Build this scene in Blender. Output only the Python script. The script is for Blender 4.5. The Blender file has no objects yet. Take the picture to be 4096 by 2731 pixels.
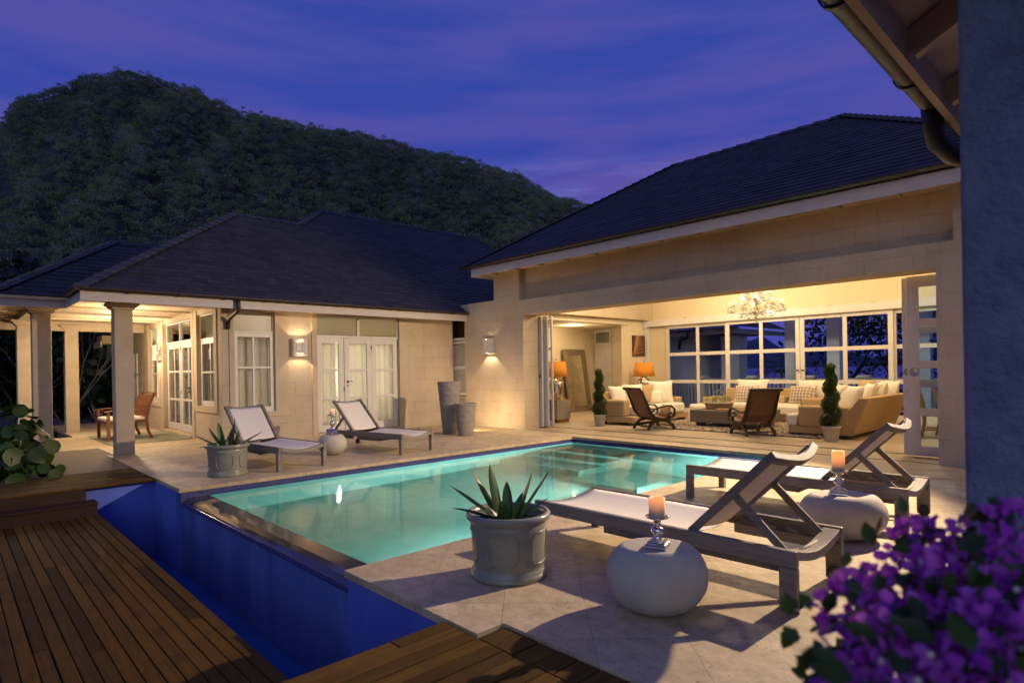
import bpy, math, random
import numpy as np
from mathutils import Vector, Matrix, Quaternion
random.seed(7); rng = np.random.default_rng(7)
SC = bpy.context.scene; COL = SC.collection
R = math.radians; PI = math.pi
# ------------------------------------------------------------------ materials
class NT:
    def __init__(s, name):
        m = bpy.data.materials.new(name); m.use_nodes = True
        s.m = m; s.t = m.node_tree; s.t.nodes.clear(); s.out = s.n('ShaderNodeOutputMaterial')
    def n(s, typ, **kw):
        o = s.t.nodes.new(typ)
        for k, v in kw.items():
            if k.startswith('i_'):
                key = k[2:]
                key = int(key) if key.isdigit() else key.replace('_', ' ')
                s.put(o.inputs[key], v)
            else: setattr(o, k, v)
        return o
    def put(s, inp, v):
        if isinstance(v, bpy.types.NodeSocket): s.t.links.new(v, inp)
        elif isinstance(v, bpy.types.Node): s.t.links.new(v.outputs[0], inp)
        else:
            if hasattr(inp.default_value, '__len__') and not isinstance(v, str):
                v = tuple(v)
                if len(v) == 3 and len(inp.default_value) == 4: v = v + (1,)
            inp.default_value = v
    def pos(s, kind='pos', scale=(1, 1, 1), rot=(0, 0, 0)):
        src = s.n('ShaderNodeNewGeometry').outputs['Position'] if kind == 'pos' else s.n('ShaderNodeTexCoord').outputs['Object']
        if scale == (1, 1, 1) and rot == (0, 0, 0): return src
        return s.n('ShaderNodeMapping', i_Vector=src, i_Scale=scale, i_Rotation=rot).outputs[0]
    def noise(s, vec, scale, detail=4, rough=.55):
        return s.n('ShaderNodeTexNoise', i_Vector=vec, i_Scale=scale, i_Detail=detail, i_Roughness=rough).outputs['Fac']
    def ramp(s, fac, *stops):
        r = s.n('ShaderNodeValToRGB', i_0=fac); e = r.color_ramp.elements
        while len(e) < len(stops): e.new(.5)
        for k, (p, c) in enumerate(stops):
            e[k].position = p; e[k].color = (tuple(c) + (1,))[:4] if hasattr(c, '__len__') else (c, c, c, 1)
        return r.outputs[0]
    def mix(s, f, a, b, mode='MIX'):
        m = s.n('ShaderNodeMix', data_type='RGBA', blend_type=mode)
        s.put(m.inputs[0], f); s.put(m.inputs[6], a); s.put(m.inputs[7], b); return m.outputs[2]
    def math(s, op, a, b=0.0):
        m = s.n('ShaderNodeMath', operation=op); s.put(m.inputs[0], a); s.put(m.inputs[1], b); return m.outputs[0]
    def bump(s, h, strength=.3, dist=.01, normal=None):
        b = s.n('ShaderNodeBump', i_Height=h, i_Strength=strength, i_Distance=dist)
        if normal is not None: s.put(b.inputs['Normal'], normal)
        return b.outputs[0]
    def pbsdf(s, col, rough=.6, metal=0, normal=None, spec=.5, **kw):
        b = s.n('ShaderNodeBsdfPrincipled'); s.put(b.inputs['Base Color'], col); s.put(b.inputs['Roughness'], rough)
        s.put(b.inputs['Metallic'], metal); s.put(b.inputs['Specular IOR Level'], spec)
        if normal is not None: s.put(b.inputs['Normal'], normal)
        for k, v in kw.items(): s.put(b.inputs[k.replace('_', ' ')], v)
        return b.outputs[0]
    def done(s, sh): s.put(s.out.inputs['Surface'], sh); return s.m
def plain(name, c1, c2=None, rough=.6, scale=6, bump=0, bscale=80, metal=0, kind='pos', spec=.5, stretch=(1, 1, 1), rnd=0, detail=4, **kw):
    t = NT(name); v = t.pos(kind, stretch); c2 = c2 or tuple(x * .8 for x in c1)
    f = t.ramp(t.noise(v, scale, detail), (.3, 0), (.7, 1)); col = t.mix(f, c1, c2)
    if rnd:
        a = t.n('ShaderNodeAttribute', attribute_name='rnd').outputs['Fac']
        col = t.mix(1.0, col, t.ramp(a, (0, 1 - rnd), (1, 1.0)), 'MULTIPLY')
    nrm = t.bump(t.noise(v, bscale, 3), bump, .01) if bump else None
    return t.done(t.pbsdf(col, rough, metal, nrm, spec, **kw))
def m_block(name, base, dark, mortar=.34):
    t = NT(name); p = t.pos()
    x = t.n('ShaderNodeSeparateXYZ', i_0=p)
    u = t.math('ADD', x.outputs[0], x.outputs[1])
    v = t.n('ShaderNodeCombineXYZ', i_0=t.math('ADD', u, 40.1), i_1=t.math('ADD', x.outputs[2], 2.785))
    br = t.n('ShaderNodeTexBrick', i_Vector=v, i_Scale=1, i_Mortar_Size=.011, i_Mortar_Smooth=1.0, i_Brick_Width=.62, i_Row_Height=.285, i_Color1=(1, 1, 1, 1), i_Color2=(.93, .92, .92, 1), i_Mortar=(.93, .91, .9, 1))
    big = t.ramp(t.noise(p, 1.3, 5), (.35, 0), (.7, 1)); fine = t.noise(p, 55, 5, .65)
    col = t.mix(big, base, dark)
    jm = t.math('MULTIPLY', br.outputs['Fac'], t.ramp(t.noise(p, 2.6, 5, .65), (.44, .06), (.62, mortar)))
    tone = t.mix(.6, (1, 1, 1), br.outputs['Color'])
    col = t.mix(1, col, tone, 'MULTIPLY')
    col = t.mix(t.ramp(t.noise(t.pos('pos', (5, 5, .7)), 2.2, 5, .6), (.50, 0), (.74, .14)), col, tuple(x * .55 for x in dark)); col = t.mix(jm, col, (.12, .09, .075))
    col = t.mix(t.ramp(fine, (.3, .22), (.5, 0)), col, (.16, .12, .1))
    h = t.math('SUBTRACT', t.math('MULTIPLY', fine, .8), t.math('MULTIPLY', br.outputs['Fac'], .22))
    return t.done(t.pbsdf(col, .9, 0, t.bump(h, .75, .012), .2))
def m_travertine(name, base, dark, gain=1):
    t = NT(name); p = t.pos(); x = t.n('ShaderNodeSeparateXYZ', i_0=p)
    a = t.math('MULTIPLY', t.math('SUBTRACT', x.outputs[0], x.outputs[1]), .7071)
    b = t.math('MULTIPLY', t.math('ADD', x.outputs[0], x.outputs[1]), .7071)
    v = t.n('ShaderNodeCombineXYZ', i_0=t.math('ADD', b, 40.2), i_1=t.math('ADD', a, 40.22))
    br = t.n('ShaderNodeTexBrick', i_Vector=v, i_Scale=1, i_Mortar_Size=.0035, i_Mortar_Smooth=.3, i_Brick_Width=.488, i_Row_Height=.488, i_Color1=(1, 1, 1, 1), i_Color2=(.78, .76, .74, 1), i_Mortar=(1, 1, 1, 1))
    br.offset = .0
    vein = t.noise(t.pos('pos', (1.4, 2.6, 1), (0, 0, .82)), 3.1, 8, .68)
    col = t.mix(t.ramp(vein, (.32, 0), (.66, 1)), base, dark)
    col = t.mix(1, col, br.outputs['Color'], 'MULTIPLY')
    col = t.mix(t.ramp(t.noise(p, 1.1, 6, .65), (.43, 0), (.70, .58)), col, tuple(x * .60 for x in dark)); col = t.mix(t.ramp(t.noise(p, 11, 5, .7), (.46, 0), (.64, .48)), col, tuple(x * .55 for x in dark))
    pit = t.noise(t.pos('pos', (1, 1.9, 1), (0, 0, .8)), 30, 5, .75)
    pm = t.ramp(pit, (.36, 1), (.43, 0)); patch = t.ramp(t.noise(p, 2.4, 3), (.40, .15), (.58, 1)); pm = t.math('MULTIPLY', pm, patch)
    spot = t.n('ShaderNodeTexVoronoi', i_Vector=p, i_Scale=8.0).outputs['Distance']
    pm = t.math('MAXIMUM', pm, t.math('MULTIPLY', t.ramp(spot, (.05, 1), (.09, 0)), .8))
    col = t.mix(t.math('MULTIPLY', pm, .62), col, (.10, .078, .06))
    col = t.mix(t.math('MULTIPLY', br.outputs['Fac'], .42), col, (.14, .105, .075))
    h = t.math('ADD', t.math('MULTIPLY', pm, -1), t.math('ADD', t.math('MULTIPLY', br.outputs['Fac'], -.8), t.math('MULTIPLY', vein, .5)))
    return t.done(t.pbsdf(col, t.ramp(vein, (.3, .42), (.7, .62)), 0, t.bump(h, .45, .006), .35))
def m_wood(name, c1, c2, stretch, rough=.6, kind='pos', rnd=.5, bump=.25, spec=.3, hue=None):
    t = NT(name); v = t.pos(kind, stretch)
    a = t.n('ShaderNodeAttribute', attribute_name='rnd').outputs['Fac']
    off = t.n('ShaderNodeVectorMath', operation='ADD', i_0=v, i_1=t.n('ShaderNodeCombineXYZ', i_0=t.math('MULTIPLY', a, 31), i_1=t.math('MULTIPLY', a, 17))).outputs[0]
    g = t.noise(off, 3, 8, .62); col = t.mix(t.ramp(g, (.3, 0), (.7, 1)), c1, c2)
    wear = t.ramp(t.noise(t.pos(kind, (1, 1, 1)), 5, 5, .6), (.5, 0), (.75, .5))
    col = t.mix(wear, col, hue or tuple(x * .5 for x in c2))
    col = t.mix(1.0, col, t.ramp(a, (0, 1 - rnd), (1, 1.0)), 'MULTIPLY')
    return t.done(t.pbsdf(col, rough, 0, t.bump(g, bump, .004), spec))
def m_mosaic(name, c1, c2, grout):
    t = NT(name); p = t.pos(); x = t.n('ShaderNodeSeparateXYZ', i_0=p)
    v = t.n('ShaderNodeCombineXYZ', i_0=t.math('ADD', t.math('ADD', x.outputs[0], x.outputs[1]), 40), i_1=t.math('ADD', x.outputs[2], 3))
    br = t.n('ShaderNodeTexBrick', i_Vector=v, i_Scale=1, i_Mortar_Size=.0028, i_Brick_Width=.0255, i_Row_Height=.0255, i_Color1=tuple(c1) + (1,), i_Color2=tuple(c2) + (1,), i_Mortar=tuple(grout) + (1,))
    br.offset = 0
    return t.done(t.pbsdf(br.outputs['Color'], t.math('ADD', t.math('MULTIPLY', br.outputs['Fac'], .6), .15), 0, t.bump(br.outputs['Fac'], -.4, .003), .5))
def m_glass(name, tint=(1, 1, 1), refl=.6, rough=0.0, ior=1.45):
    t = NT(name); f = t.math('MULTIPLY', t.n('ShaderNodeFresnel', i_IOR=ior).outputs[0], refl)
    mx = t.n('ShaderNodeMixShader', i_0=f, i_1=t.n('ShaderNodeBsdfTransparent', i_Color=tint), i_2=t.n('ShaderNodeBsdfGlossy', i_Roughness=rough))
    return t.done(mx.outputs[0])
def m_emit(name, col, s):
    t = NT(name); return t.done(t.n('ShaderNodeEmission', i_Color=col, i_Strength=s).outputs[0])
def m_transl(name, c, frac=.5, tex=0, tscale=1, extra=None):
    t = NT(name); col = c
    if tex:
        w = t.noise(t.pos('pos', (tscale, tscale, 1)), 30, 3); w2 = t.noise(t.pos('pos', (1, 1, tscale * 8)), 8, 3)
        col = t.mix(t.math('MULTIPLY', t.ramp(t.math('ADD', t.math('MULTIPLY', w, .5), t.math('MULTIPLY', w2, .5)), (.35, 0), (.65, 1)), tex), c, tuple(x * .45 for x in c))
    mx = t.n('ShaderNodeMixShader', i_0=frac, i_1=t.n('ShaderNodeBsdfDiffuse', i_Color=col), i_2=t.n('ShaderNodeBsdfTranslucent', i_Color=col))
    return t.done(mx.outputs[0])
def m_leaf(name, c1, c2, transl=.3, rough=.45, spec=.4):
    t = NT(name); a = t.n('ShaderNodeAttribute', attribute_name='rnd').outputs['Fac']
    col = t.mix(a, c1, c2); col = t.mix(t.ramp(t.noise(t.pos(), 20, 3), (.3, 0), (.75, .4)), col, tuple(x * .6 for x in c1))
    mx = t.n('ShaderNodeMixShader', i_0=transl, i_1=t.pbsdf(col, rough, 0, None, spec), i_2=t.n('ShaderNodeBsdfTranslucent', i_Color=col))
    return t.done(mx.outputs[0])
MT = {}
MT['coral'] = m_block('coral_stone_block', (.56, .46, .335), (.48, .385, .275))
MT['column'] = plain('column_stone', (.54, .44, .32), (.45, .36, .255), .9, 2.2, .8, 60, stretch=(1, 1, 1.6), spec=.2, detail=7)
MT['bluewall'] = plain('rough_render', (.22, .25, .36), (.15, .17, .26), .95, 9, 1.0, 48, spec=.15, detail=7)
MT['render'] = plain('smooth_render', (.56, .45, .325), (.49, .39, .28), .85, 2, .5, 90, spec=.2)
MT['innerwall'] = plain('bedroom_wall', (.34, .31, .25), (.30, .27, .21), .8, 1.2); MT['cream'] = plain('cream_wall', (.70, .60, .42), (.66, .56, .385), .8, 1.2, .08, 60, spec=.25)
MT['ceiling'] = plain('cream_ceiling', (.74, .64, .46), (.70, .60, .43), .85, 1, spec=.2)
MT['white'] = plain('white_joinery', (.66, .62, .58), (.60, .56, .52), .45, 9, .05, 120)
MT['fascia'] = plain('fascia_paint', (.56, .50, .47), (.48, .43, .41), .6, 4, .1, 60, stretch=(1, 1, 4))
MT['boards'] = m_wood('soffit_boards', (.62, .49, .33), (.52, .40, .27), (1.2, 9, 9), .6, rnd=.15, bump=.2)
MT['shingle'] = plain('slate_shingle', (.050, .047, .048), (.031, .030, .032), .62, 9, .35, 60, rnd=.45, spec=.35)
MT['caps'] = plain('ridge_cap', (.058, .058, .068), (.042, .042, .05), .6, 9, .3, 60, rnd=.3, spec=.35)
MT['copper'] = plain('brown_gutter', (.040, .025, .018), (.026, .018, .015), .45, 5, .1, 40, metal=.2)
MT['darkpipe'] = plain('dark_pipe', (.05, .038, .032), (.03, .025, .022), .45, 8, .1, 40, metal=.4)
MT['trav'] = m_travertine('travertine', (.70, .56, .365), (.53, .41, .255))
MT['path'] = plain('path_stone', (.17, .125, .085), (.11, .08, .055), .75, 7, .3, 30, stretch=(1, 3, 1))
MT['floor'] = m_wood('pale_floor', (.56, .45, .32), (.48, .38, .265), (2, 14, 1), .45, rnd=.12, bump=.05)
MT['groove'] = plain('door_track', (.10, .085, .075), (.07, .06, .055), .5, 20, metal=.3)
MT['deckx'] = m_wood('deck_boards', (.135, .068, .010), (.075, .036, .0055), (.9, 16, 16), .75, rnd=.6, bump=.35, spec=.12, hue=(.035, .02, .008))
MT['decky'] = m_wood('deck_boards_cross', (.165, .090, .016), (.09, .047, .009), (16, .9, 16), .75, rnd=.55, bump=.35, spec=.12, hue=(.05, .026, .010))
MT['steps'] = m_wood('step_boards', (.05, .022, .011), (.03, .014, .007), (16, .9, 16), .6, rnd=.4, bump=.3)
MT['deckdark'] = plain('deck_joist', (.02, .012, .008), None, .9)
MT['bluepaint'] = plain('blue_render', (.11, .165, .58), (.075, .115, .46), .6, 2.6, .25, 40, spec=.3, stretch=(1, 1, .5))
MT['bluewet'] = plain('wet_blue_render', (.12, .17, .46), (.06, .095, .31), .4, 2.0, .25, 30, spec=.45, stretch=(1.6, 1, .35))
MT['mosaic'] = m_mosaic('pool_mosaic', (.018, .020, .13), (.03, .03, .20), (.11, .11, .18))
MT['plaster'] = plain('pool_plaster', (.29, .54, .49), (.22, .45, .405), .7, 3.0, .1, 40)
MT['ledge'] = plain('wet_granite', (.075, .068, .066), (.030, .028, .031), .07, 90, .05, 25, spec=1.0, detail=6)
MT['teak'] = m_wood('weathered_teak', (.29, .255, .22), (.185, .16, .135), (2, 26, 26), .6, 'obj', rnd=.3, bump=.3)
MT['sling'] = plain('white_sling', (.72, .66, .58), (.67, .61, .54), .8, 30, .15, 400, kind='obj')
MT['concrete'] = plain('pale_concrete', (.50, .455, .385), (.42, .38, .32), .8, 5, .2, 60, kind='obj', spec=.25)
MT['silver'] = plain('mercury_silver', (.80, .76, .68), (.62, .58, .50), .13, 14, .12, 18, metal=1, kind='obj')
MT['pot'] = plain('glazed_grey', (.26, .25, .20), (.19, .19, .155), .30, 7, .12, 30, kind='obj', spec=.5)
MT['soil'] = plain('soil', (.03, .022, .016), None, .95, 40, .6, 50)
MT['strap'] = m_leaf('strap_leaf', (.035, .085, .018), (.08, .15, .03), .2, .35)
MT['vase'] = plain('ribbed_vase', (.25, .215, .19), (.20, .175, .155), .75, 8, .25, 50, kind='obj')
MT['rubber'] = plain('black_rubber', (.02, .02, .022), None, .6)
MT['metalgrey'] = plain('grey_metal', (.35, .34, .33), None, .35, metal=.8)
MT['brass'] = plain('dark_brass', (.16, .12, .075), (.09, .07, .05), .35, metal=.9)
MT['tan'] = plain('tan_linen', (.46, .325, .18), (.40, .28, .15), .9, 40, .2, 260, kind='obj', spec=.15)
MT['linen'] = plain('white_linen', (.76, .70, .60), (.70, .64, .54), .9, 5, .3, 14, kind='obj', spec=.15)
MT['greige'] = None
def m_trellis():
    t = NT('trellis_print'); v = t.pos('obj', (13, 13, 13))
    w = t.n('ShaderNodeTexVoronoi', i_Vector=v, i_Scale=1.0, feature='DISTANCE_TO_EDGE', i_Randomness=.12).outputs['Distance']
    col = t.mix(t.ramp(w, (.07, 1), (.11, 0)), (.27, .20, .17), (.66, .58, .5)); return t.done(t.pbsdf(col, .9, 0, None, .15))
MT['trellis'] = m_trellis()
MT['darkwood'] = plain('dark_carved_wood', (.022, .013, .008), (.012, .008, .005), .3, 12, .15, 30, kind='obj', spec=.5)
def m_weave(name, a, b):
    t = NT(name); v = t.pos('obj', (1, 1, 1)); x = t.n('ShaderNodeSeparateXYZ', i_0=v)
    c = t.n('ShaderNodeCombineXYZ', i_0=t.math('ADD', t.math('ADD', x.outputs[0], x.outputs[1]), 5), i_1=t.math('ADD', x.outputs[2], 5))
    ch = t.n('ShaderNodeTexBrick', i_Vector=c, i_Scale=1, i_Mortar_Size=.004, i_Brick_Width=.034, i_Row_Height=.02, i_Color1=tuple(a) + (1,), i_Color2=tuple(b) + (1,), i_Mortar=(.03, .014, .007, 1))
    return t.done(t.pbsdf(ch.outputs['Color'], .45, 0, t.bump(ch.outputs['Fac'], -.6, .006), .4))
MT['rattan'] = m_weave('rattan_weave', (.27, .125, .05), (.19, .08, .032))
MT['rattanseat'] = m_weave('rattan_seat', (.50, .27, .11), (.36, .18, .07))
MT['greywood'] = m_wood('grey_timber', (.23, .19, .15), (.12, .10, .085), (2, 2, 14), .75, 'obj', rnd=.2, bump=.4)
MT['barnwood'] = m_wood('barn_wood', (.27, .20, .12), (.16, .115, .07), (9, 3, 3), .75, 'obj', rnd=.2, bump=.4)
MT['chairwood'] = m_wood('red_teak', (.26, .10, .035), (.17, .062, .022), (18, 18, 2), .4, 'obj', rnd=.25, bump=.15)
MT['oak'] = m_wood('oak', (.36, .22, .105), (.26, .155, .075), (10, 10, 2), .5, 'obj', rnd=.2)
MT['mirror'] = plain('mirror_glass', (.85, .84, .80), None, .02, metal=1)
MT['shag'] = plain('shag_wool', (.62, .54, .44), (.40, .33, .26), .95, 45, .8, 90, spec=.1)
def m_stripe():
    t = NT('striped_weave'); x = t.n('ShaderNodeSeparateXYZ', i_0=t.pos())
    s = t.n('ShaderNodeTexNoise', noise_dimensions='1D', i_Scale=17.0, i_Detail=1.0); t.put(s.inputs['W'], x.outputs[1])
    col = t.ramp(s.outputs['Fac'], (.33, (.20, .25, .20)), (.43, (.42, .33, .2)), (.5, (.16, .21, .18)), (.57, (.36, .25, .14)), (.68, (.22, .27, .22)))
    return t.done(t.pbsdf(col, .9, 0, None, .1))
MT['stripe'] = m_stripe()
MT['moss'] = m_leaf('box_leaf', (.045, .075, .012), (.11, .14, .025), .15, .6, .2)
MT['glass'] = m_glass('window_glass', (.96, .97, .96), .7)
MT['glassblue'] = m_glass('sliding_glass', (.88, .94, 1.0), .14)
MT['frost'] = None
MT['float'] = m_glass('green_float_glass', (.90, .95, .88), .7, .08, 1.35)
def m_crystal():
    t = NT('crystal'); f = t.n('ShaderNodeFresnel', i_IOR=1.6).outputs[0]; a = t.n('ShaderNodeMixShader', i_0=.55, i_1=t.n('ShaderNodeBsdfTransparent', i_Color=(.97, .96, .92)), i_2=t.n('ShaderNodeBsdfTranslucent', i_Color=(.95, .92, .85)))
    b = t.n('ShaderNodeMixShader', i_0=.4, i_1=a, i_2=t.n('ShaderNodeBsdfDiffuse', i_Color=(.92, .9, .84))); return t.done(t.n('ShaderNodeMixShader', i_0=f, i_1=b, i_2=t.n('ShaderNodeBsdfGlossy', i_Roughness=.05)).outputs[0])
MT['crystal'] = m_crystal()
MT['shade'] = None
MT['curtain'] = m_transl('curtain', (.86, .83, .76), .6)
MT['candle'] = None
MT['leafdark'] = m_leaf('dark_leaf', (.010, .022, .010), (.028, .045, .016), .25)
MT['leafgreen'] = m_leaf('green_leaf', (.03, .075, .016), (.075, .12, .028), .3)
MT['grape'] = m_leaf('sea_grape_leaf', (.016, .042, .005), (.05, .092, .010), .25, .45)
MT['bract'] = m_leaf('bougainvillea_bract', (.55, .05, .72), (.90, .26, .95), .4, .6, .15)
MT['bark'] = plain('bark', (.085, .065, .05), (.045, .035, .028), .9, 12, .5, 30)
MT['palebark'] = plain('pale_bark', (.22, .19, .17), (.12, .10, .09), .9, 12, .5, 30)
MT['bulb'] = m_emit('warm_bulb', (1, .74, .40), 8); MT['dimbulb'] = m_emit('dim_bulb', (1, .74, .40), 1.2)
MT['artdark'] = plain('art_maroon', (.075, .022, .014), None, .4)
MT['gold'] = plain('carved_gold', (.50, .29, .12), (.36, .19, .075), .4, 20, .1, 50, spec=.5)
MT['floatnet'] = None
def m_shade():
    t = NT('amber_shade'); v = t.pos('obj'); w = t.noise(t.pos('obj', (40, 40, 5)), 4, 3); w2 = t.noise(t.pos('obj', (4, 4, 60)), 4, 3)
    c = t.mix(t.ramp(t.math('ADD', t.math('MULTIPLY', w, .5), t.math('MULTIPLY', w2, .5)), (.38, 0), (.62, 1)), (.95, .60, .16), (.74, .38, .07))
    mx = t.n('ShaderNodeMixShader', i_0=.6, i_1=t.n('ShaderNodeBsdfDiffuse', i_Color=c), i_2=t.n('ShaderNodeBsdfTranslucent', i_Color=c))
    return t.done(mx.outputs[0])
MT['shade'] = m_shade()
def m_candle():
    t = NT('candle_wax'); z = t.n('ShaderNodeSeparateXYZ', i_0=t.pos('obj')).outputs[2]
    b = t.pbsdf((.76, .58, .40), .5, 0, None, .3)
    b.node.inputs['Emission Color'].default_value = (1, .30, .045, 1)
    t.put(b.node.inputs['Emission Strength'], t.math('MULTIPLY', t.ramp(z, (.03, 0), (.12, 1)), 1.15))
    return t.done(b)
MT['candle'] = m_candle()
def m_frost():
    t = NT('frosted_glass'); g = t.n('ShaderNodeBsdfTranslucent', i_Color=(.46, .42, .32)); d = t.n('ShaderNodeBsdfTransparent', i_Color=(.40, .38, .30))
    a = t.n('ShaderNodeMixShader', i_0=.16, i_1=g, i_2=d); gl = t.n('ShaderNodeBsdfGlossy', i_Roughness=.30)
    return t.done(t.n('ShaderNodeMixShader', i_0=.03, i_1=a, i_2=gl).outputs[0])
MT['frost'] = m_frost()
def m_water(name, ior, tint, wave, rough=.015):
    t = NT(name); v = t.pos(); n = t.bump(t.noise(v, 2.2, 3), wave, .02)
    f = t.n('ShaderNodeFresnel', i_IOR=ior, i_Normal=n)
    mx = t.n('ShaderNodeMixShader', i_0=f.outputs[0], i_1=t.n('ShaderNodeBsdfRefraction', i_Color=tint, i_IOR=ior, i_Roughness=.0, i_Normal=n), i_2=t.n('ShaderNodeBsdfGlossy', i_Roughness=rough, i_Normal=n))
    return t.done(mx.outputs[0])
MT['water'] = m_water('pool_water', 1.33, (.78, .94, .90), .18, .06)
MT['troughwater'] = plain('trough_water', (.016, .11, .42), (.010, .07, .32), .16, 3, .3, 9, spec=.5)
# ------------------------------------------------------------------ mesh builder
class MB:
    def __init__(s): s.v = []; s.f = []; s.mi = []; s.sm = []; s.r = []; s.cm = 0; s.xf = None
    def add(s, vs, fs, sm=False, r=None):
        o = len(s.v)
        if s.xf is not None: vs = [tuple(s.xf @ Vector(p)) for p in vs]
        s.v += [tuple(p) for p in vs]
        r = random.random() if r is None else r
        for f in fs: s.f.append(tuple(i + o for i in f)); s.mi.append(s.cm); s.sm.append(sm); s.r.append(r)
    def box(s, x0, y0, z0, x1, y1, z1, r=None):
        if x0 > x1: x0, x1 = x1, x0
        if y0 > y1: y0, y1 = y1, y0
        if z0 > z1: z0, z1 = z1, z0
        s.add([(x0, y0, z0), (x1, y0, z0), (x1, y1, z0), (x0, y1, z0), (x0, y0, z1), (x1, y0, z1), (x1, y1, z1), (x0, y1, z1)],
              [(0, 3, 2, 1), (4, 5, 6, 7), (0, 1, 5, 4), (1, 2, 6, 5), (2, 3, 7, 6), (3, 0, 4, 7)], False, r)
    def ab(s, ax, a0, a1, u0, u1, z0, z1, r=None):
        if ax == 'X': s.box(a0, u0, z0, a1, u1, z1, r)
        else: s.box(u0, a0, z0, u1, a1, z1, r)
    def bar(s, p, q, w, h, up=(0, 0, 1), r=None, w2=None, h2=None):
        p, q = Vector(p), Vector(q); d = (q - p).normalized(); sd = d.cross(Vector(up)).normalized(); u = sd.cross(d)
        w2 = w2 or w; h2 = h2 or h; V = []
        for c, ww, hh in ((p, w, h), (q, w2, h2)):
            V += [c - sd * ww / 2 - u * hh / 2, c + sd * ww / 2 - u * hh / 2, c + sd * ww / 2 + u * hh / 2, c - sd * ww / 2 + u * hh / 2]
        s.add(V, [(0, 1, 2, 3), (7, 6, 5, 4), (0, 4, 5, 1), (1, 5, 6, 2), (2, 6, 7, 3), (3, 7, 4, 0)], False, r)
    def ribbon(s, pts, w, h, side, r=None):          # swept rectangle along a polyline, side = constant width direction
        sd = Vector(side).normalized(); n = len(pts); P = [Vector(p) for p in pts]; V = []; F = []
        for i in range(n):
            d = (P[min(i + 1, n - 1)] - P[max(i - 1, 0)]).normalized(); u = sd.cross(d).normalized()
            ww = w[i] if hasattr(w, '__len__') else w; hh = h[i] if hasattr(h, '__len__') else h
            V += [P[i] - sd * ww / 2 - u * hh / 2, P[i] + sd * ww / 2 - u * hh / 2, P[i] + sd * ww / 2 + u * hh / 2, P[i] - sd * ww / 2 + u * hh / 2]
        for i in range(n - 1):
            a = 4 * i
            for k in range(4): F.append((a + k, a + (k + 1) % 4, a + 4 + (k + 1) % 4, a + 4 + k))
        F += [(3, 2, 1, 0), (4 * n - 4, 4 * n - 3, 4 * n - 2, 4 * n - 1)]
        s.add(V, F, False, r)
    def tube(s, pts, rad, seg=8, sm=True, r=None, cap=True):
        P = [Vector(p) for p in pts]; n = len(P); V = []; F = []; ref = None
        for i in range(n):
            d = (P[min(i + 1, n - 1)] - P[max(i - 1, 0)]).normalized()
            if ref is None: ref = d.orthogonal().normalized()
            ref = (ref - d * ref.dot(d)); ref = ref.normalized() if ref.length > 1e-5 else d.orthogonal().normalized()
            b = d.cross(ref); rr = rad[i] if hasattr(rad, '__len__') else rad
            for k in range(seg):
                a = 2 * PI * k / seg; V.append(P[i] + (ref * math.cos(a) + b * math.sin(a)) * rr)
        for i in range(n - 1):
            for k in range(seg): F.append((i * seg + k, i * seg + (k + 1) % seg, (i + 1) * seg + (k + 1) % seg, (i + 1) * seg + k))
        if cap: F += [tuple(range(seg))[::-1], tuple(range((n - 1) * seg, n * seg))]
        s.add(V, F, sm, r)
    def lathe(s, prof, seg=32, c=(0, 0, 0), sm=True, sq=None, r=None):
        V = []; F = []; n = len(prof)
        for (rr, z) in prof:
            for k in range(seg):
                a = 2 * PI * k / seg; m = 1
                if sq: m = 1 / max(abs(math.cos(a)), abs(math.sin(a)))
                V.append((c[0] + rr * m * math.cos(a), c[1] + rr * m * math.sin(a), c[2] + z))
        for i in range(n - 1):
            for k in range(seg): F.append((i * seg + k, i * seg + (k + 1) % seg, (i + 1) * seg + (k + 1) % seg, (i + 1) * seg + k))
        F += [tuple(range(seg))[::-1], tuple(range((n - 1) * seg, n * seg))]
        s.add(V, F, sm, r)
    def prism(s, poly, z0, z1, r=None):
        n = len(poly); V = [(x, y, z0) for x, y in poly] + [(x, y, z1) for x, y in poly]
        F = [tuple(range(n))[::-1], tuple(range(n, 2 * n))] + [(i, (i + 1) % n, n + (i + 1) % n, n + i) for i in range(n)]
        s.add(V, F, False, r)
    def quad(s, a, b, c, d, r=None, sm=False): s.add([a, b, c, d], [(0, 1, 2, 3)], sm, r)
    def ball(s, c, rx, ry=None, rz=None, nu=14, nv=9, r=None):
        ry = ry or rx; rz = rz or rx
        s.add_prof([(math.sin(PI * j / nv), -math.cos(PI * j / nv)) for j in range(nv + 1)], c, rx, ry, rz, nu, r)
    def add_prof(s, prof, c, rx, ry, rz, nu, r=None):
        V = []; F = []; n = len(prof)
        for (q, z) in prof:
            for k in range(nu):
                a = 2 * PI * k / nu; V.append((c[0] + q * rx * math.cos(a), c[1] + q * ry * math.sin(a), c[2] + z * rz))
        for i in range(n - 1):
            for k in range(nu): F.append((i * nu + k, i * nu + (k + 1) % nu, (i + 1) * nu + (k + 1) % nu, (i + 1) * nu + k))
        s.add(V, F, True, r)
    def build(s, name, mats, parent=None, bevel=0, world=False, seg=2, sub=0):
        me = bpy.data.meshes.new(name); me.from_pydata(s.v, [], s.f)
        for m in (mats if isinstance(mats, (list, tuple)) else [mats]): me.materials.append(MT[m] if isinstance(m, str) else m)
        me.polygons.foreach_set('material_index', s.mi); me.polygons.foreach_set('use_smooth', s.sm)
        at = me.attributes.new('rnd', 'FLOAT', 'FACE'); at.data.foreach_set('value', s.r); me.update()
        o = bpy.data.objects.new(name, me); COL.objects.link(o)
        if parent is not None:
            o.parent = parent
            if world:
                p = parent
                while p is not None: o.location = o.location - p.location; p = p.parent
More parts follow.
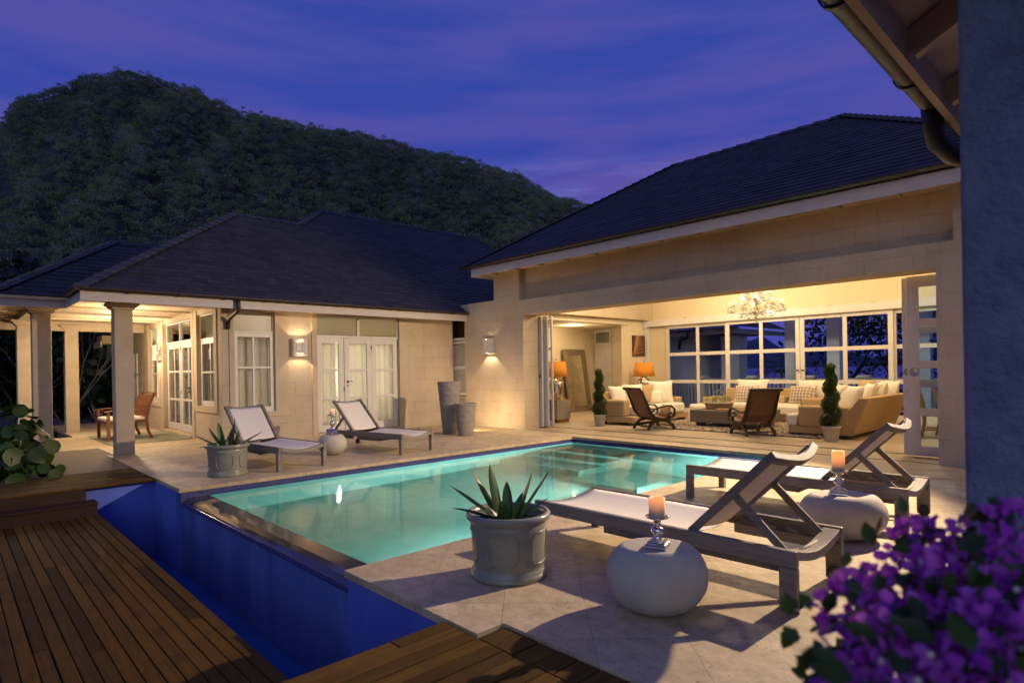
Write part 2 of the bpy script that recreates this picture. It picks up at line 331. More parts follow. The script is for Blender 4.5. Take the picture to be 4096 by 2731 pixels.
        if bevel:
            b = o.modifiers.new('bevel', 'BEVEL'); b.width = bevel; b.segments = seg; b.limit_method = 'ANGLE'; b.angle_limit = R(40); b.harden_normals = False
        if sub: q = o.modifiers.new('sub', 'SUBSURF'); q.levels = sub; q.render_levels = sub
        return o
def np_mesh(name, V, F, mats, rnd, parent=None, mi=None, smooth=False):     # V (n,3) F (m,4) arrays
    me = bpy.data.meshes.new(name); n, m, k = len(V), len(F), F.shape[1]
    me.vertices.add(n); me.vertices.foreach_set('co', np.ascontiguousarray(V, dtype=np.float32).ravel())
    me.loops.add(m * k); me.loops.foreach_set('vertex_index', np.ascontiguousarray(F, dtype=np.int32).ravel())
    me.polygons.add(m); me.polygons.foreach_set('loop_start', np.arange(0, m * k, k, dtype=np.int32)); me.polygons.foreach_set('loop_total', np.full(m, k, dtype=np.int32))
    for q in (mats if isinstance(mats, (list, tuple)) else [mats]): me.materials.append(MT[q] if isinstance(q, str) else q)
    if mi is not None: me.polygons.foreach_set('material_index', np.asarray(mi, dtype=np.int32))
    me.update(calc_edges=True)
    at = me.attributes.new('rnd', 'FLOAT', 'FACE'); at.data.foreach_set('value', np.asarray(rnd, dtype=np.float32))
    if smooth: me.polygons.foreach_set('use_smooth', np.ones(m, dtype=bool))
    o = bpy.data.objects.new(name, me); COL.objects.link(o)
    if parent is not None: o.parent = parent
    return o
def cards(C, S, aspect=.6, up=None, flat=.0):       # leaf-shaped quads at centres C with sizes S, random turn
    n = len(C); a = rng.normal(size=(n, 3)); a[:, 2] *= (1 - flat); a /= np.linalg.norm(a, axis=1)[:, None]
    b = rng.normal(size=(n, 3)); b -= a * (a * b).sum(1)[:, None]; b /= np.linalg.norm(b, axis=1)[:, None]
    S = np.asarray(S)[:, None]; L = a * S * .5; W = b * S * aspect * .5
    V = np.stack([C - L, C + W - L * .1, C + L, C - W - L * .1], 1).reshape(-1, 3)
    return V, np.arange(4 * n, dtype=np.int32).reshape(-1, 4)
def thing(name, label, cat, loc=(0, 0, 0), rz=0, group=None):
    o = bpy.data.objects.new(name, None); COL.objects.link(o); o.location = loc; o.rotation_euler = (0, 0, rz); o.empty_display_size = .2
    o['label'] = label; o['category'] = cat
    if group: o['group'] = group
    return o
def tag(o, label, cat, group=None):
    o['label'] = label; o['category'] = cat
    if group: o['group'] = group
    return o
def struct(o, kind='structure'): o['kind'] = kind; return o
def dup(root, loc, rz, label, group=None):
    r = root.copy(); COL.objects.link(r); r.location = loc; r.rotation_euler = (0, 0, rz); r['label'] = label
    if group: r['group'] = group
    for ch in list(root.children):
        c = ch.copy(); COL.objects.link(c); c.parent = r
        for g in list(ch.children):
            d = g.copy(); COL.objects.link(d); d.parent = c
    return r
def lamp(name, kind, loc, power, col, size=.05, direction=None, spot=None, blend=.3):
    l = bpy.data.lights.new(name, kind); l.energy = power; l.color = col
    if kind in ('POINT', 'SPOT'): l.shadow_soft_size = size
    if kind == 'SPOT': l.spot_size = R(spot); l.spot_blend = blend
    if kind == 'AREA': l.size = size; l.shape = 'DISK'
    o = bpy.data.objects.new(name, l); COL.objects.link(o); o.location = loc
    if direction: o.rotation_euler = Vector(direction).to_track_quat('-Z', 'Y').to_euler()
    return o
# ------------------------------------------------------------------ camera
TH = R(43.36); ROLL = .0172; F_ = Vector((-math.cos(TH), math.sin(TH), 0)); R_ = Vector((math.sin(TH), math.cos(TH), 0)); U_ = Vector((0, 0, 1))
cam = bpy.data.cameras.new('camera'); co = bpy.data.objects.new('camera', cam); COL.objects.link(co)
xa = R_ * math.cos(ROLL) - U_ * math.sin(ROLL); ya = R_ * math.sin(ROLL) + U_ * math.cos(ROLL); za = -F_
# image x axis tilts so that the horizon climbs to the right
co.matrix_world = Matrix(((xa.x, ya.x, za.x, 0), (xa.y, ya.y, za.y, 0), (xa.z, ya.z, za.z, 1.4), (0, 0, 0, 1)))
cam.sensor_width = 36; cam.lens = 2407 / 4096 * 36; cam.shift_x = -2 / 4096; cam.shift_y = 115 / 4096
cam.clip_start = .05; cam.clip_end = 8000
cam.dof.use_dof = True; cam.dof.focus_distance = 6.5; cam.dof.aperture_fstop = 2.7
SC.camera = co
# ------------------------------------------------------------------ sky
w = bpy.data.worlds.new('World'); SC.world = w; w.use_nodes = True
class WT(NT):
    def __init__(s, tree): s.t = tree; s.t.nodes.clear(); s.out = s.n('ShaderNodeOutputWorld')
t = WT(w.node_tree)
d = t.n('ShaderNodeTexCoord').outputs['Generated']; sx = t.n('ShaderNodeSeparateXYZ', i_0=d); e = sx.outputs[2]
base = t.ramp(e, (0, (.046, .062, .31)), (.06, (.042, .050, .285)), (.12, (.040, .046, .29)), (.22, (.036, .050, .31)), (.42, (.030, .054, .30)), (1, (.026, .046, .24)))
v1 = t.n('ShaderNodeMapping', i_Vector=d, i_Scale=(1.3, 1.3, 10), i_Rotation=(.10, .07, 0))
n1 = t.noise(v1, 1.35, 6, .55); c1 = t.ramp(n1, (.40, 0), (.60, 1))
v2 = t.n('ShaderNodeMapping', i_Vector=d, i_Scale=(2.4, 2.4, 22), i_Rotation=(.05, .04, .4)); n2 = t.noise(v2, 1.6, 6, .6); c2 = t.ramp(n2, (.46, 0), (.68, 1))
low = t.ramp(e, (.03, 0), (.10, .75), (.20, 1), (.40, .06)); pink = t.mix(low, (.070, .066, .31), (.115, .075, .305))
sky = t.mix(t.math('MULTIPLY', c1, .85), base, pink)
band = t.ramp(e, (.16, 0), (.21, 1), (.27, 1), (.34, 0))
sky = t.mix(t.math('MULTIPLY', t.math('MULTIPLY', c2, band), .8), sky, (.16, .17, .50))
sky = t.mix(t.math('MULTIPLY', t.ramp(e, (.10, 1), (.20, 0)), t.math('MULTIPLY', t.ramp(n1, (.42, 1), (.56, 0)), .6)), sky, (.032, .036, .24))
gd = t.n('ShaderNodeVectorMath', operation='DOT_PRODUCT', i_0=d, i_1=Vector((.62, -.74, .26)).normalized()).outputs['Value']
glow = t.ramp(gd, (.25, 0), (.95, 1)); sky = t.mix(glow, sky, (.12, .13, .20))        # glow added to the unseen sky behind the camera to light the hill
bg = t.n('ShaderNodeBackground', i_Color=sky, i_Strength=1.25); t.put(t.out.inputs['Surface'], bg)
# ------------------------------------------------------------------ render settings
SC.render.engine = 'CYCLES'; cy = SC.cycles
cy.use_denoising = True; cy.denoiser = 'OPENIMAGEDENOISE'; cy.max_bounces = 10; cy.diffuse_bounces = 4; cy.glossy_bounces = 4; cy.transmission_bounces = 8; cy.transparent_max_bounces = 24
cy.caustics_reflective = False; cy.caustics_refractive = False; cy.sample_clamp_indirect = 4; cy.blur_glossy = .5
SC.view_settings.view_transform = 'Standard'; SC.view_settings.look = 'None'; SC.view_settings.exposure = 0; SC.view_settings.gamma = 1
# ================================================================== GROUND, TERRACE, POOL, DECKS
b = MB(); b.quad((-3000, -3000, -3.2), (3000, -3000, -3.2), (3000, 3000, -3.2), (-3000, 3000, -3.2))
MT['ground'] = plain('dark_ground', (.030, .035, .02), (.018, .02, .012), .95, .4, .3, 3)
struct(b.build('ground', 'ground'))
MT['sea'] = plain('sea', (.06, .08, .30), None, .35, .02)
b = MB(); b.quad((-1500, 90, -3.0), (1500, 90, -3.0), (1500, 2900, -3.0), (-1500, 2900, -3.0)); struct(b.build('sea', 'sea'))
T0 = -.05
b = MB()
for x0, x1, y0, y1 in ((-12.85, -8.28, 2.10, 9.9), (-8.28, -3.95, 9.49, 9.9), (-3.95, -2.48, 2.05, 9.9), (-2.48, 3.2, 2.24, 9.9), (-10.1, -2.0, 9.9, 10.8),
                       (-22.2, -12.85, 2.2, 4.06), (-17.5, -14.3, 1.25, 2.2), (-10.8, -9.45, 2.09, 2.1), (-13.4, -12.28, 9.9, 10.15)):
    b.box(x0, y0, T0, x1, y1, 0)
struct(b.build('terrace', 'trav'))
b = MB(); b.box(-22.2, -3, -3.1, -17.5, 2.2, -.4); b.box(-17.5, -3, -3.1, -9.5, 1.2, -.75); struct(b.build('planting_bed', 'soil'))
b = MB(); b.box(-22.2, 1.25, -.3, -20.7, 2.2, 0); b.box(-23.0, 2.2, -.3, -22.2, 9, -.02); b.box(-14.3, 1.2, -.28, -10.8, 2.196, -.006); struct(b.build('path', 'path'))
b = MB()          # solid substructure of the terrace (below slabs)
for x0, x1, y0, y1 in ((-12.8, -8.42, 2.2, 9.9), (-8.42, -3.88, 9.56, 9.9), (-3.86, 3.1, 2.10, 9.9), (-22, -12.85, 2.25, 4.0), (-17.4, -14.4, 1.3, 2.2), (-14.2, -9.52, 1.25, 2.15)):
    b.box(x0, y0, -3.1, x1, y1, T0 - .003)
struct(b.build('terrace_base', 'path'))
# pool shell
b = MB(); zf = -1.35; x0, x1, y0, y1 = -8.3, -3.93, 2.43, 9.51
b.quad((x0, y0, zf), (x1, y0, zf), (x1, y1, zf), (x0, y1, zf))
for (ax, ay, bx, by) in ((x0, y1, x0, y0), (x1, y0, x1, y1), (x1, y1, x0, y1)):
    b.cm = 0; b.quad((ax, ay, zf), (bx, by, zf), (bx, by, -.20), (ax, ay, -.20))
    b.cm = 1; b.quad((ax, ay, -.20), (bx, by, -.20), (bx, by, -.045), (ax, ay, -.045))
b.cm = 0; b.quad((x0, y0, zf), (x0, y0, -.12), (x1, y0, -.12), (x1, y0, zf))
b.box(x0 + .002, 8.62, zf + .002, -6.40, y1 - .002, -.42); b.box(x0 + .002, 8.08, zf + .002, -6.40, 8.62, -.66); b.box(x0 + .002, 7.48, zf + .002, -6.40, 8.08, -.90)
b.box(-6.398, 8.58, zf + .002, x1 - .002, y1 - .002, -.40)
b.box(-4.75, 6.75, zf + .002, x1 - .002, 7.35, -.55); b.box(-4.75, 6.2, zf + .002, x1 - .002, 6.75, -.85)
b.cm = 1; b.quad((x0, 2.43, -.2), (x0, 2.12, -.2), (x0, 2.12, -.045), (x0, 2.43, -.045)); b.quad((x1, 2.07, -.2), (x1, 2.43, -.2), (x1, 2.43, -.045), (x1, 2.07, -.045))
struct(b.build('pool_basin', ['plaster', 'mosaic']))
b = MB(); b.quad((x0, y0 - .004, -.115), (x1, y0 - .004, -.115), (x1, y1, -.115), (x0, y1, -.115)); struct(b.build('pool_water', 'water'))
# overflow wall and trough
t_ = thing('overflow_wall', 'dark blue infinity wall with wet granite weir along the near end of the pool', 'pool wall', (-6.1, 2.15, -1.3))
b = MB(); b.prism([(2.43, -.119), (2.27, -.129), (2.20, -.142), (2.165, -.160), (2.15, -.180), (2.15, -.215), (2.43, -.215)], -8.34, -3.93)
b.v = [(z, x, y) for (x, y, z) in b.v]; b.build('weir_ledge', 'ledge', t_, world=True)
b = MB(); b.box(-8.38, 2.14, -.222, -3.93, 2.18, -.172); b.build('tile_edge', 'mosaic', t_, .008, True)
b = MB(); b.box(-8.38, 2.165, -1.5, -3.93, 2.42, -.224); b.build('wall', 'bluewet', t_, world=True)
b = MB(); b.box(-9.46, 2.09, -1.5, -8.385, 2.30, -.053); b.box(-3.925, 2.065, -1.5, -2.76, 2.085, -.053); b.box(-9.50, 1.3, -1.5, -9.46, 2.125, -.053); b.box(-2.76, 1.3, -1.5, -2.72, 2.07, -.06); b.box(-9.46, 1.30, -1.5, -2.76, 1.34, -.40)
tag(b.build('trough_wall', 'bluepaint'), 'bright blue painted side walls of the catch trough under the terrace edge', 'trough wall')
b = MB(); b.box(-9.46, 1.34, -1.6, -2.76, 2.16, -1.06); struct(b.build('trough_water', 'troughwater'))
# decks
def boards(name, mat, x0, x1, y0, y1, z, along, w, gap=.007, th=.028, parent=None, breaks=True):
    b = MB(); u = (y0 if along == 'x' else x0); end = (y1 if along == 'x' else x1); a0, a1 = (x0, x1) if along == 'x' else (y0, y1)
    while u < end - .02:
        ww = min(w, end - u) - gap; cuts = [a0]
        if breaks:
            c = a0 + random.uniform(.4, 3)
            while c < a1 - .3: cuts.append(c); c += random.uniform(1.6, 3.4)
        cuts.append(a1)
        for k in range(len(cuts) - 1):
            dz = random.uniform(-.003, .003)
            if along == 'x': b.box(cuts[k] + .0015, u, z - th + dz, cuts[k + 1] - .0015, u + ww, z + dz)
            else: b.box(u, cuts[k] + .0015, z - th + dz, u + ww, cuts[k + 1] - .0015, z + dz)
        u += w
    return b.build(name, mat, parent, .003, parent is not None, 1)
def deck(name, label, x0, x1, y0, y1, z, along, w, mat, xj=None, zb=None):
    t_ = thing(name, label, 'deck', ((x0 + x1) / 2, (y0 + y1) / 2, z)); boards('board_surface', mat, x0, x1, y0, y1, z, along, w, parent=t_)
    b = MB(); b.box(x0 + .012, y0 + .012, zb if zb is not None else z - .25, xj or x1 - .012, y1 - .012, z - .034); b.build('joist_frame', 'deckdark', t_, world=True); return t_
deck('wooden_deck', 'lower brown timber deck with long boards running beside the blue trough', -9.10, -2.82, -5.0, 1.415, -.33, 'x', .0855, 'deckx')
deck('wooden_deck', 'timber deck corner with rough boards meeting the travertine at the bottom edge', -2.755, 4.0, -4.0, 2.035, -.012, 'y', .10, 'decky')
b2 = boards('deck_corner', 'decky', -2.46, 3.2, 2.037, 2.23, -.012, 'y', .135, breaks=False); tag(b2, 'short deck boards filling the notch beside the travertine corner', 'deck')
deck('wooden_platform', 'dark raised timber platform above the steps, left of the terrace', -10.8, -9.36, -4.0, 2.085, -.004, 'y', .105, 'decky', xj=-9.48)
t_ = thing('deck_step', 'dark brown timber step below the raised platform', 'step', (-9.23, -1.3, -.33))
boards('tread', 'steps', -9.36, -9.09, -4.0, 1.39, -.165, 'y', .135, parent=t_, breaks=False)
b = MB(); b.box(-9.36, -4, -.5, -9.105, 1.38, -.196); b.build('riser', 'steps', t_, world=True)
b = MB(); b.box(-9.40, -4, -.17, -9.373, 1.30, -.036); tag(b.build('platform_riser', 'steps'), 'dark riser board under the edge of the raised platform', 'riser')
# ================================================================== BUILDING HELPERS
def wall(b, ax, a0, a1, u0, u1, z0, z1, ops):           # wall slab with rectangular openings (u0,u1,z0,z1)
    ops = sorted(ops); c = u0
    for (p, q, r, s) in ops:
        if p > c: b.ab(ax, a0, a1, c, p, z0, z1)
        if r > z0: b.ab(ax, a0, a1, p, q, z0, r)
        if s < z1: b.ab(ax, a0, a1, p, q, s, z1)
        c = q
    if c < u1: b.ab(ax, a0, a1, c, u1, z0, z1)
def sash(b, ax, a, u0, u1, z0, z1, st=.08, th=.045, cols=(), rows=(), mun=.035, rail=None):
    rail = rail or st; d = th / 2
    b.ab(ax, a - d, a + d, u0, u0 + st, z0, z1); b.ab(ax, a - d, a + d, u1 - st, u1, z0, z1)
    b.ab(ax, a - d, a + d, u0 + st, u1 - st, z0, z0 + rail); b.ab(ax, a - d, a + d, u0 + st, u1 - st, z1 - st, z1)
    us = [u0 + st] + list(cols) + [u1 - st]
    for c in cols: b.ab(ax, a - d + .004, a + d - .004, c - mun / 2, c + mun / 2, z0 + rail, z1 - st)
    for r in rows:
        for k in range(len(us) - 1):
            l = us[k] + (mun / 2 if k else 0); h = us[k + 1] - (mun / 2 if k < len(us) - 2 else 0)
            b.ab(ax, a - d + .004, a + d - .004, l, h, r - mun / 2, r + mun / 2)
def pane(b, ax, a, u0, u1, z0, z1, t=.006): b.ab(ax, a - t / 2, a + t / 2, u0, u1, z0, z1)
def roof_face(b, A, along, upv, span, S, expo=.17, w=.30):       # shingles: A = eave origin, span(s) -> (u0,u1)
    A, along, upv = Vector(A), Vector(along).normalized(), Vector(upv).normalized(); nrm = along.cross(upv).normalized()
    if nrm.z < 0: nrm = -nrm
    s = 0; row = 0
    while s < S - .02:
        s1 = min(s + expo, S); p0, q0 = span(s); p1, q1 = span(s1); u = p0 - (row % 2) * w / 2 - random.uniform(0, .08)
        while u < q0:
            ww = w * random.choice((.8, 1, 1, 1.2)); a, c = max(u, p0), min(u + ww - .004, q0); a1, c1 = max(min(a, q1), p1), min(max(c, p1), q1)
            if c - a > .01:
                l = .012 + random.uniform(0, .007); r = random.random()
                P = [A + along * a + upv * s + nrm * l, A + along * c + upv * s + nrm * l, A + along * c1 + upv * (s1 + .01) + nrm * .004, A + along * a1 + upv * (s1 + .01) + nrm * .004]
                Q = [A + along * a + upv * (s + .002) - nrm * .004, A + along * c + upv * (s + .002) - nrm * .004]
                b.add(P + Q, [(0, 1, 2, 3), (4, 5, 1, 0)], False, r)
            u += ww
        s += expo; row += 1
def caps(b, p, q, sa, sb, w=.17, ex=.21):                 # ridge / hip caps from low point p to high point q
    p, q = Vector(p), Vector(q); L = (q - p).length; d = (q - p) / L; sa, sb = Vector(sa).normalized(), Vector(sb).normalized()
    up = Vector((0, 0, 1)); s = 0
    while s < L:
        e = min(s + ex + .05, L + .02); lo, hi = .050, .022
        c0 = p + d * s + up * lo; c1 = p + d * e + up * hi
        V = [c0, c1, c0 + sa * w - up * .012, c1 + sa * w - up * .012, c0 + sb * w - up * .012, c1 + sb * w - up * .012, c0 - up * .028, c0 + sa * w - up * .036, c0 + sb * w - up * .036]
        b.add(V, [(0, 1, 3, 2), (1, 0, 4, 5), (0, 2, 7, 6), (4, 0, 6, 8)]); s += ex
def gutter(b, p, q, r=.058, side=None, th=.006):          # half-round channel swept from p to q
    p, q = Vector(p), Vector(q); d = (q - p).normalized(); sd = d.cross(Vector((0, 0, 1))).normalized(); n = 10; V = []; F = []
    for c in (p, q):
        for k in range(n + 1):
            a = PI + PI * k / n
            V.append(c + sd * math.cos(a) * r + Vector((0, 0, 1)) * math.sin(a) * r)
        for k in range(n + 1):
            a = 2 * PI - PI * k / n; V.append(c + sd * math.cos(a) * (r - th) + Vector((0, 0, 1)) * (math.sin(a) * (r - th) + .002))
    m = 2 * n + 2
    for k in range(m): F.append((k, (k + 1) % m, m + (k + 1) % m, m + k))
    b.add(V, F, True)
    for c, s in ((p, 1), (q, -1)): b.add([c + sd * math.cos(PI + PI * k / n) * (r - .001) + Vector((0, 0, 1)) * math.sin(PI + PI * k / n) * (r - .001) + d * .002 * s for k in range(n + 1)], [tuple(range(n + 1))])
def brackets(par, p, q, step, r=.066):
    p, q = Vector(p), Vector(q); L = (q - p).length; d = (q - p) / L; sd = d.cross(Vector((0, 0, 1))).normalized(); s = step * .45
    while s < L:
        c = p + d * s; b = MB(); b.ribbon([c + sd * math.cos(PI + PI * k / 10) * r + Vector((0, 0, 1)) * math.sin(PI + PI * k / 10) * r for k in range(11)], .03, .007, d); b.build('bracket', 'darkpipe', par, world=True); s += step
# ================================================================== LIVING PAVILION
LV = thing('living_pavilion', 'cream coral stone pavilion with wide open front and dark shingle hip roof', 'house', (-6.2, 9.9, 0)); lv = dict(parent=LV, world=True)
b = MB(); Y0, Y1 = 9.9, 10.2
b.box(-12.28, Y0, -.02, -10.1, 10.4, 2.83); b.box(-12.85, Y0, 2.83, -10.1, 10.4, 3.05); b.box(-12.85, Y0, 3.05, -10.22, 10.4, 3.13); b.box(-11.11, Y0, 3.13, -10.22, Y1, 3.80)
b.box(-10.1, Y0, 2.7, -2.0, 10.4, 3.05); b.box(-10.22, 10.06, 3.05, -1.8, 10.36, 3.80)
b.box(-2.0, Y0, -.02, -.9, 10.4, 3.05); b.box(-1.8, Y0, 3.05, -.9, 10.4, 3.80)
b.box(-11.11, 10.4, 2.9, -10.9, 16.5, 3.8)
b.build('front_wall', 'coral', **lv)
b = MB(); b.box(-13.6, 10.8, -.05, -.9, 16.72, .0); b.build('floor', 'floor', **lv)
b = MB()
for y in (10.0, 10.8): b.box(-10.09, y - .045, -.01, -2.01, y + .02, .004)
b.box(-10.09, 10.83, -.01, -2.01, 10.86, .003); b.build('door_track', 'groove', **lv)
# room shell
b = MB()
b.box(-11.4, 10.4, 2.76, -11.15, 16.5, 4.1); b.box(-11.4, 15.5, 0, -11.15, 16.5, 2.76); b.box(-11.4, 10.4, 0, -11.15, 10.75, 2.76)
b.box(-13.55, 10.4, 0, -13.35, 16.8, 2.9); b.box(-13.35, 16.6, 0, -11.4, 16.8, 2.9); b.box(-13.35, 10.25, 0, -11.4, 10.4, 2.82)
wall(b, 'Y', 16.52, 16.72, -11.4, -.9, 0, 4.02, [(-10.42, -2.05, 0, 2.72)]); b.box(-1.1, 10.4, 0, -.9, 16.52, 4.2)
b.box(-10.2, 10.362, 3.06, -1.1, 10.40, 4.3)
b.build('interior_wall', 'cream', **lv)
b = MB(); b.box(-13.35, 10.4, 2.765, -11.4, 16.6, 2.8); b.quad((-11.3, 10.4, 4.0), (-1.0, 10.4, 4.0), (-4.1, 13.08, 5.5), (-8, 13.08, 5.5)); b.quad((-1.0, 16.6, 3.9), (-11.3, 16.6, 3.9), (-8, 13.08, 5.5), (-4.1, 13.08, 5.5))
b.quad((-11.3, 16.6, 3.9), (-11.3, 10.4, 4.0), (-8, 13.08, 5.5), (-8, 13.08, 5.5001)); b.quad((-1.0, 10.4, 4.0), (-1.0, 16.6, 3.9), (-4.1, 13.08, 5.5), (-4.1, 13.08, 5.5001))
b.build('ceiling', 'ceiling', **lv)
b = MB(); b.box(-11.148, 16.28, 2.70, -1.1, 16.5, 2.89); b.box(-11.148, 16.36, 0, -11.02, 16.5, 2.698); b.box(-11.12, 16.26, 2.66, -11.0, 16.278, 2.93); b.build('header_rail', 'white', **lv, bevel=.004)
for x in (-9.65, -7.55, -5.55, -4.55): b = MB(); b.box(x - .06, 16.3, 2.891, x + .06, 16.36, 2.91); b.build('cove_fitting', 'metalgrey', **lv)
b = MB()      # inner skirting
b.box(-10.42, 16.47, 0.0, -2.05, 16.519, .03); b.build('sill', 'white', **lv)
def slider(name, u0, u1, y, cols, handles=(), z1=2.71, rows=(1.805, .965), st=.11, mun=.10):
    b = MB(); sash(b, 'Y', y, u0, u1, .03, z1, st, .045, cols, rows, mun, .14); o = b.build(name, 'white', LV, .003, True, 1)
    p = MB(); pane(p, 'Y', y, u0 + st - .005, u1 - st + .005, .165, z1 - st + .005); p.build('pane', 'glassblue', o, world=True)
    for (hx, hz, hr) in handles:
        h = MB(); h.lathe([(hr, 0), (hr, .006), (hr * .85, .009), (hr * .8, .004)], 24); h.v = [(hx + x_, y - .0225 - z_, hz + y_) for x_, y_, z_ in h.v]; h.build('handle', 'metalgrey', o, world=True)
    return o
slider('back_slider', -10.42, -8.34, 16.50, (-9.33,)); slider('back_slider', -8.40, -6.335, 16.44, (-7.37,), ((-6.395, 1.25, .048),))
slider('back_slider', -6.325, -4.18, 16.44, (-5.24,), ((-6.265, 1.25, .048), (-6.265, 1.0, .03))); slider('back_slider', -4.24, -2.07, 16.50, (-3.12,))
slider('front_slider', -11.13, -10.02, 10.46, (), ((-10.10, 1.25, .05),), 2.69, (1.9, 1.1), .14, .06); slider('front_slider', -11.12, -9.93, 10.56, (), (), 2.69, (1.9, 1.1), .14, .06)
slider('front_slider', -11.11, -9.87, 10.66, (), (), 2.69, (1.9, 1.1), .05, .06)
slider('front_slider', -2.49, -1.12, 10.50, (), ((-2.405, 1.27, .065),), 2.69, (2.0, 1.38, .68), .15, .11); slider('front_slider', -2.58, -1.14, 10.62, (), ((-2.5, 1.27, .065), (-2.5, .98, .03)), 2.69, (1.9, 1.1), .15, .11)
# alcove door
b = MB(); b.box(-13.30, 16.55, 0, -12.6, 16.597, 2.22); b.box(-13.05, 16.535, 1.15, -12.62, 16.549, 2.0); b.box(-13.05, 16.535, .25, -12.62, 16.549, 1.05)
sash(b, 'Y', 16.57, -13.34, -12.6, 2.22, 2.72, .07, .06); b.build('alcove_door', 'white', **lv, bevel=.004)
b = MB(); pane(b, 'Y', 16.57, -13.27, -12.67, 2.29, 2.65); b.build('transom_pane', 'metalgrey', **lv)
# eaves
b = MB(); b.box(-11.35, 9.38, 3.69, -.72, 9.405, 3.875); b.box(-11.35, 9.405, 3.69, -11.325, 16.75, 3.875); b.box(-.745, 9.405, 3.69, -.72, 16.75, 3.875); b.box(-11.325, 16.725, 3.69, -.745, 16.75, 3.875); fo = b.build('fascia', 'fascia', **lv)
b = MB(); b.box(-11.32, 9.41, 3.80, -.75, 10.9, 3.83); b.box(-11.32, 10.9, 3.80, -10.5, 16.7, 3.83)
for k in range(14): x = -11.0 + k * .78; b.box(x, 9.41, 3.74, x + .05, 9.9, 3.798)
for k in range(8): b.box(-11.32, 9.95 + k * .8, 3.74, -11.115, 10.0 + k * .8, 3.798)
b.build('soffit', 'boards', **lv)
pl_ = .648; ex, ey, ez = -11.66, 9.36, 3.95; xr = -.40; RD = 3.68; sl = math.hypot(1, pl_)
RF = MB(); Sx = RD * sl
roof_face(RF, (ex, ey, ez), (1, 0, 0), (0, 1, pl_), lambda s: (s / sl, xr - ex - s / sl), Sx)
zr = ez + RD * pl_
for q in ([(ex, ey, ez), (ex, ey + 2 * RD, ez), (ex + RD, ey + RD, zr), (ex + RD, ey + RD, zr + .0001)], [(xr, ey + 2 * RD, ez), (xr, ey, ez), (xr - RD, ey + RD, zr), (xr - RD, ey + RD, zr + .0001)], [(ex, ey + 2 * RD, ez), (xr, ey + 2 * RD, ez), (xr - RD, ey + RD, zr), (ex + RD, ey + RD, zr)],
          [(ex, ey, ez - .012), (xr, ey, ez - .012), (xr - RD, ey + RD, zr - .012), (ex + RD, ey + RD, zr - .012)]): RF.quad(*q)
ro = RF.build('roof', 'shingle', **lv)
b = MB(); n1, n2 = (0, -1, -pl_), (-1, 0, -pl_)
caps(b, (ex, ey, ez), (ex + RD, ey + RD, zr), (1, -.2, 0), (-.2, 1, 0)); caps(b, (xr, ey, ez), (xr - RD, ey + RD, zr), (-1, -.2, 0), (.2, 1, 0), .17, .22); caps(b, (ex + RD, ey + RD, zr), (xr - RD, ey + RD, zr), (0, -1, -pl_), (0, 1, -pl_), .17, .33)
b.build('ridge_caps', 'caps', ro, world=True)
b = MB(); gutter(b, (-11.66, 9.32, 3.945), (-.5, 9.32, 3.945), .062); go = b.build('gutter', 'copper', **lv); brackets(go, (-11.3, 9.32, 3.945), (-.5, 9.32, 3.945), .86, .070)
# ================================================================== BEDROOM WING
BW = thing('bedroom_wing', 'cream bungalow wing with curtained French doors, columned verandah and dark roof', 'house', (-12.8, 6, 0)); bw = dict(parent=BW, world=True)
XW, YS = -12.8, 4.05
opsX = [(4.30, 5.13, .62, 2.72), (6.07, 8.22, .06, 2.72)]; opsY = [(-21.2, -19.95, .73, 2.68), (-18.68, -17.65, .73, 2.68), (-17.16, -14.75, .08, 2.70), (-14.35, -13.2, .74, 2.72)]
b = MB(); wall(b, 'X', XW - .2, XW, 4.05, 9.9, 0, 2.86, opsX); wall(b, 'Y', YS, YS + .2, -22, XW - .2, 0, 2.86, opsY); b.build('wall', 'coral', **bw)
b = MB()      # raised render bands round the openings
for y0_, y1_ in ((4.2, 4.30), (5.13, 5.42)): b.box(XW, y0_, .52, XW + .025, y1_, 2.78)
b.box(XW, 4.30, .52, XW + .025, 5.13, .62); b.box(XW, 4.30, 2.72, XW + .025, 5.13, 2.78)
for y0_, y1_ in ((5.95, 6.07), (8.22, 8.45)): b.box(XW, y0_, 0, XW + .025, y1_, 2.78)
b.box(XW, 6.07, 2.72, XW + .025, 8.22, 2.78)
for x0_, x1_, z0_ in ((-14.55, -14.35, .62), (-13.2, -13.02, .62), (-18.95, -18.68, .62), (-17.65, -17.42, .62), (-17.36, -17.16, 0), (-14.75, -14.58, 0)): b.box(x0_, YS - .025, z0_, x1_, YS, 2.8)
b.box(-14.35, YS - .025, .62, -13.2, YS, .74); b.box(-18.68, YS - .025, .62, -17.65, YS, .73)
b.box(-14.75, YS - .06, 0, -17.16, YS, .06); b.box(XW, 6.07, 0, XW + .05, 8.22, .055)
b.build('render_band', 'render', **bw)
b = MB(); b.box(-22, 4.25, -.05, -13.0, 9.9, .02); b.build('inner_floor', 'floor', **bw)
b = MB(); b.box(-22, 8.6, .02, -13.4, 8.7, 2.86); b.box(-22, 9.75, 0, -13, 9.85, 2.86); b.box(-16.2, 4.9, .02, -16.1, 8.6, 2.86); b.box(-22, 4.25, 2.87, -13.0, 9.8, 2.9); b.build('inner_wall', 'innerwall', **bw)
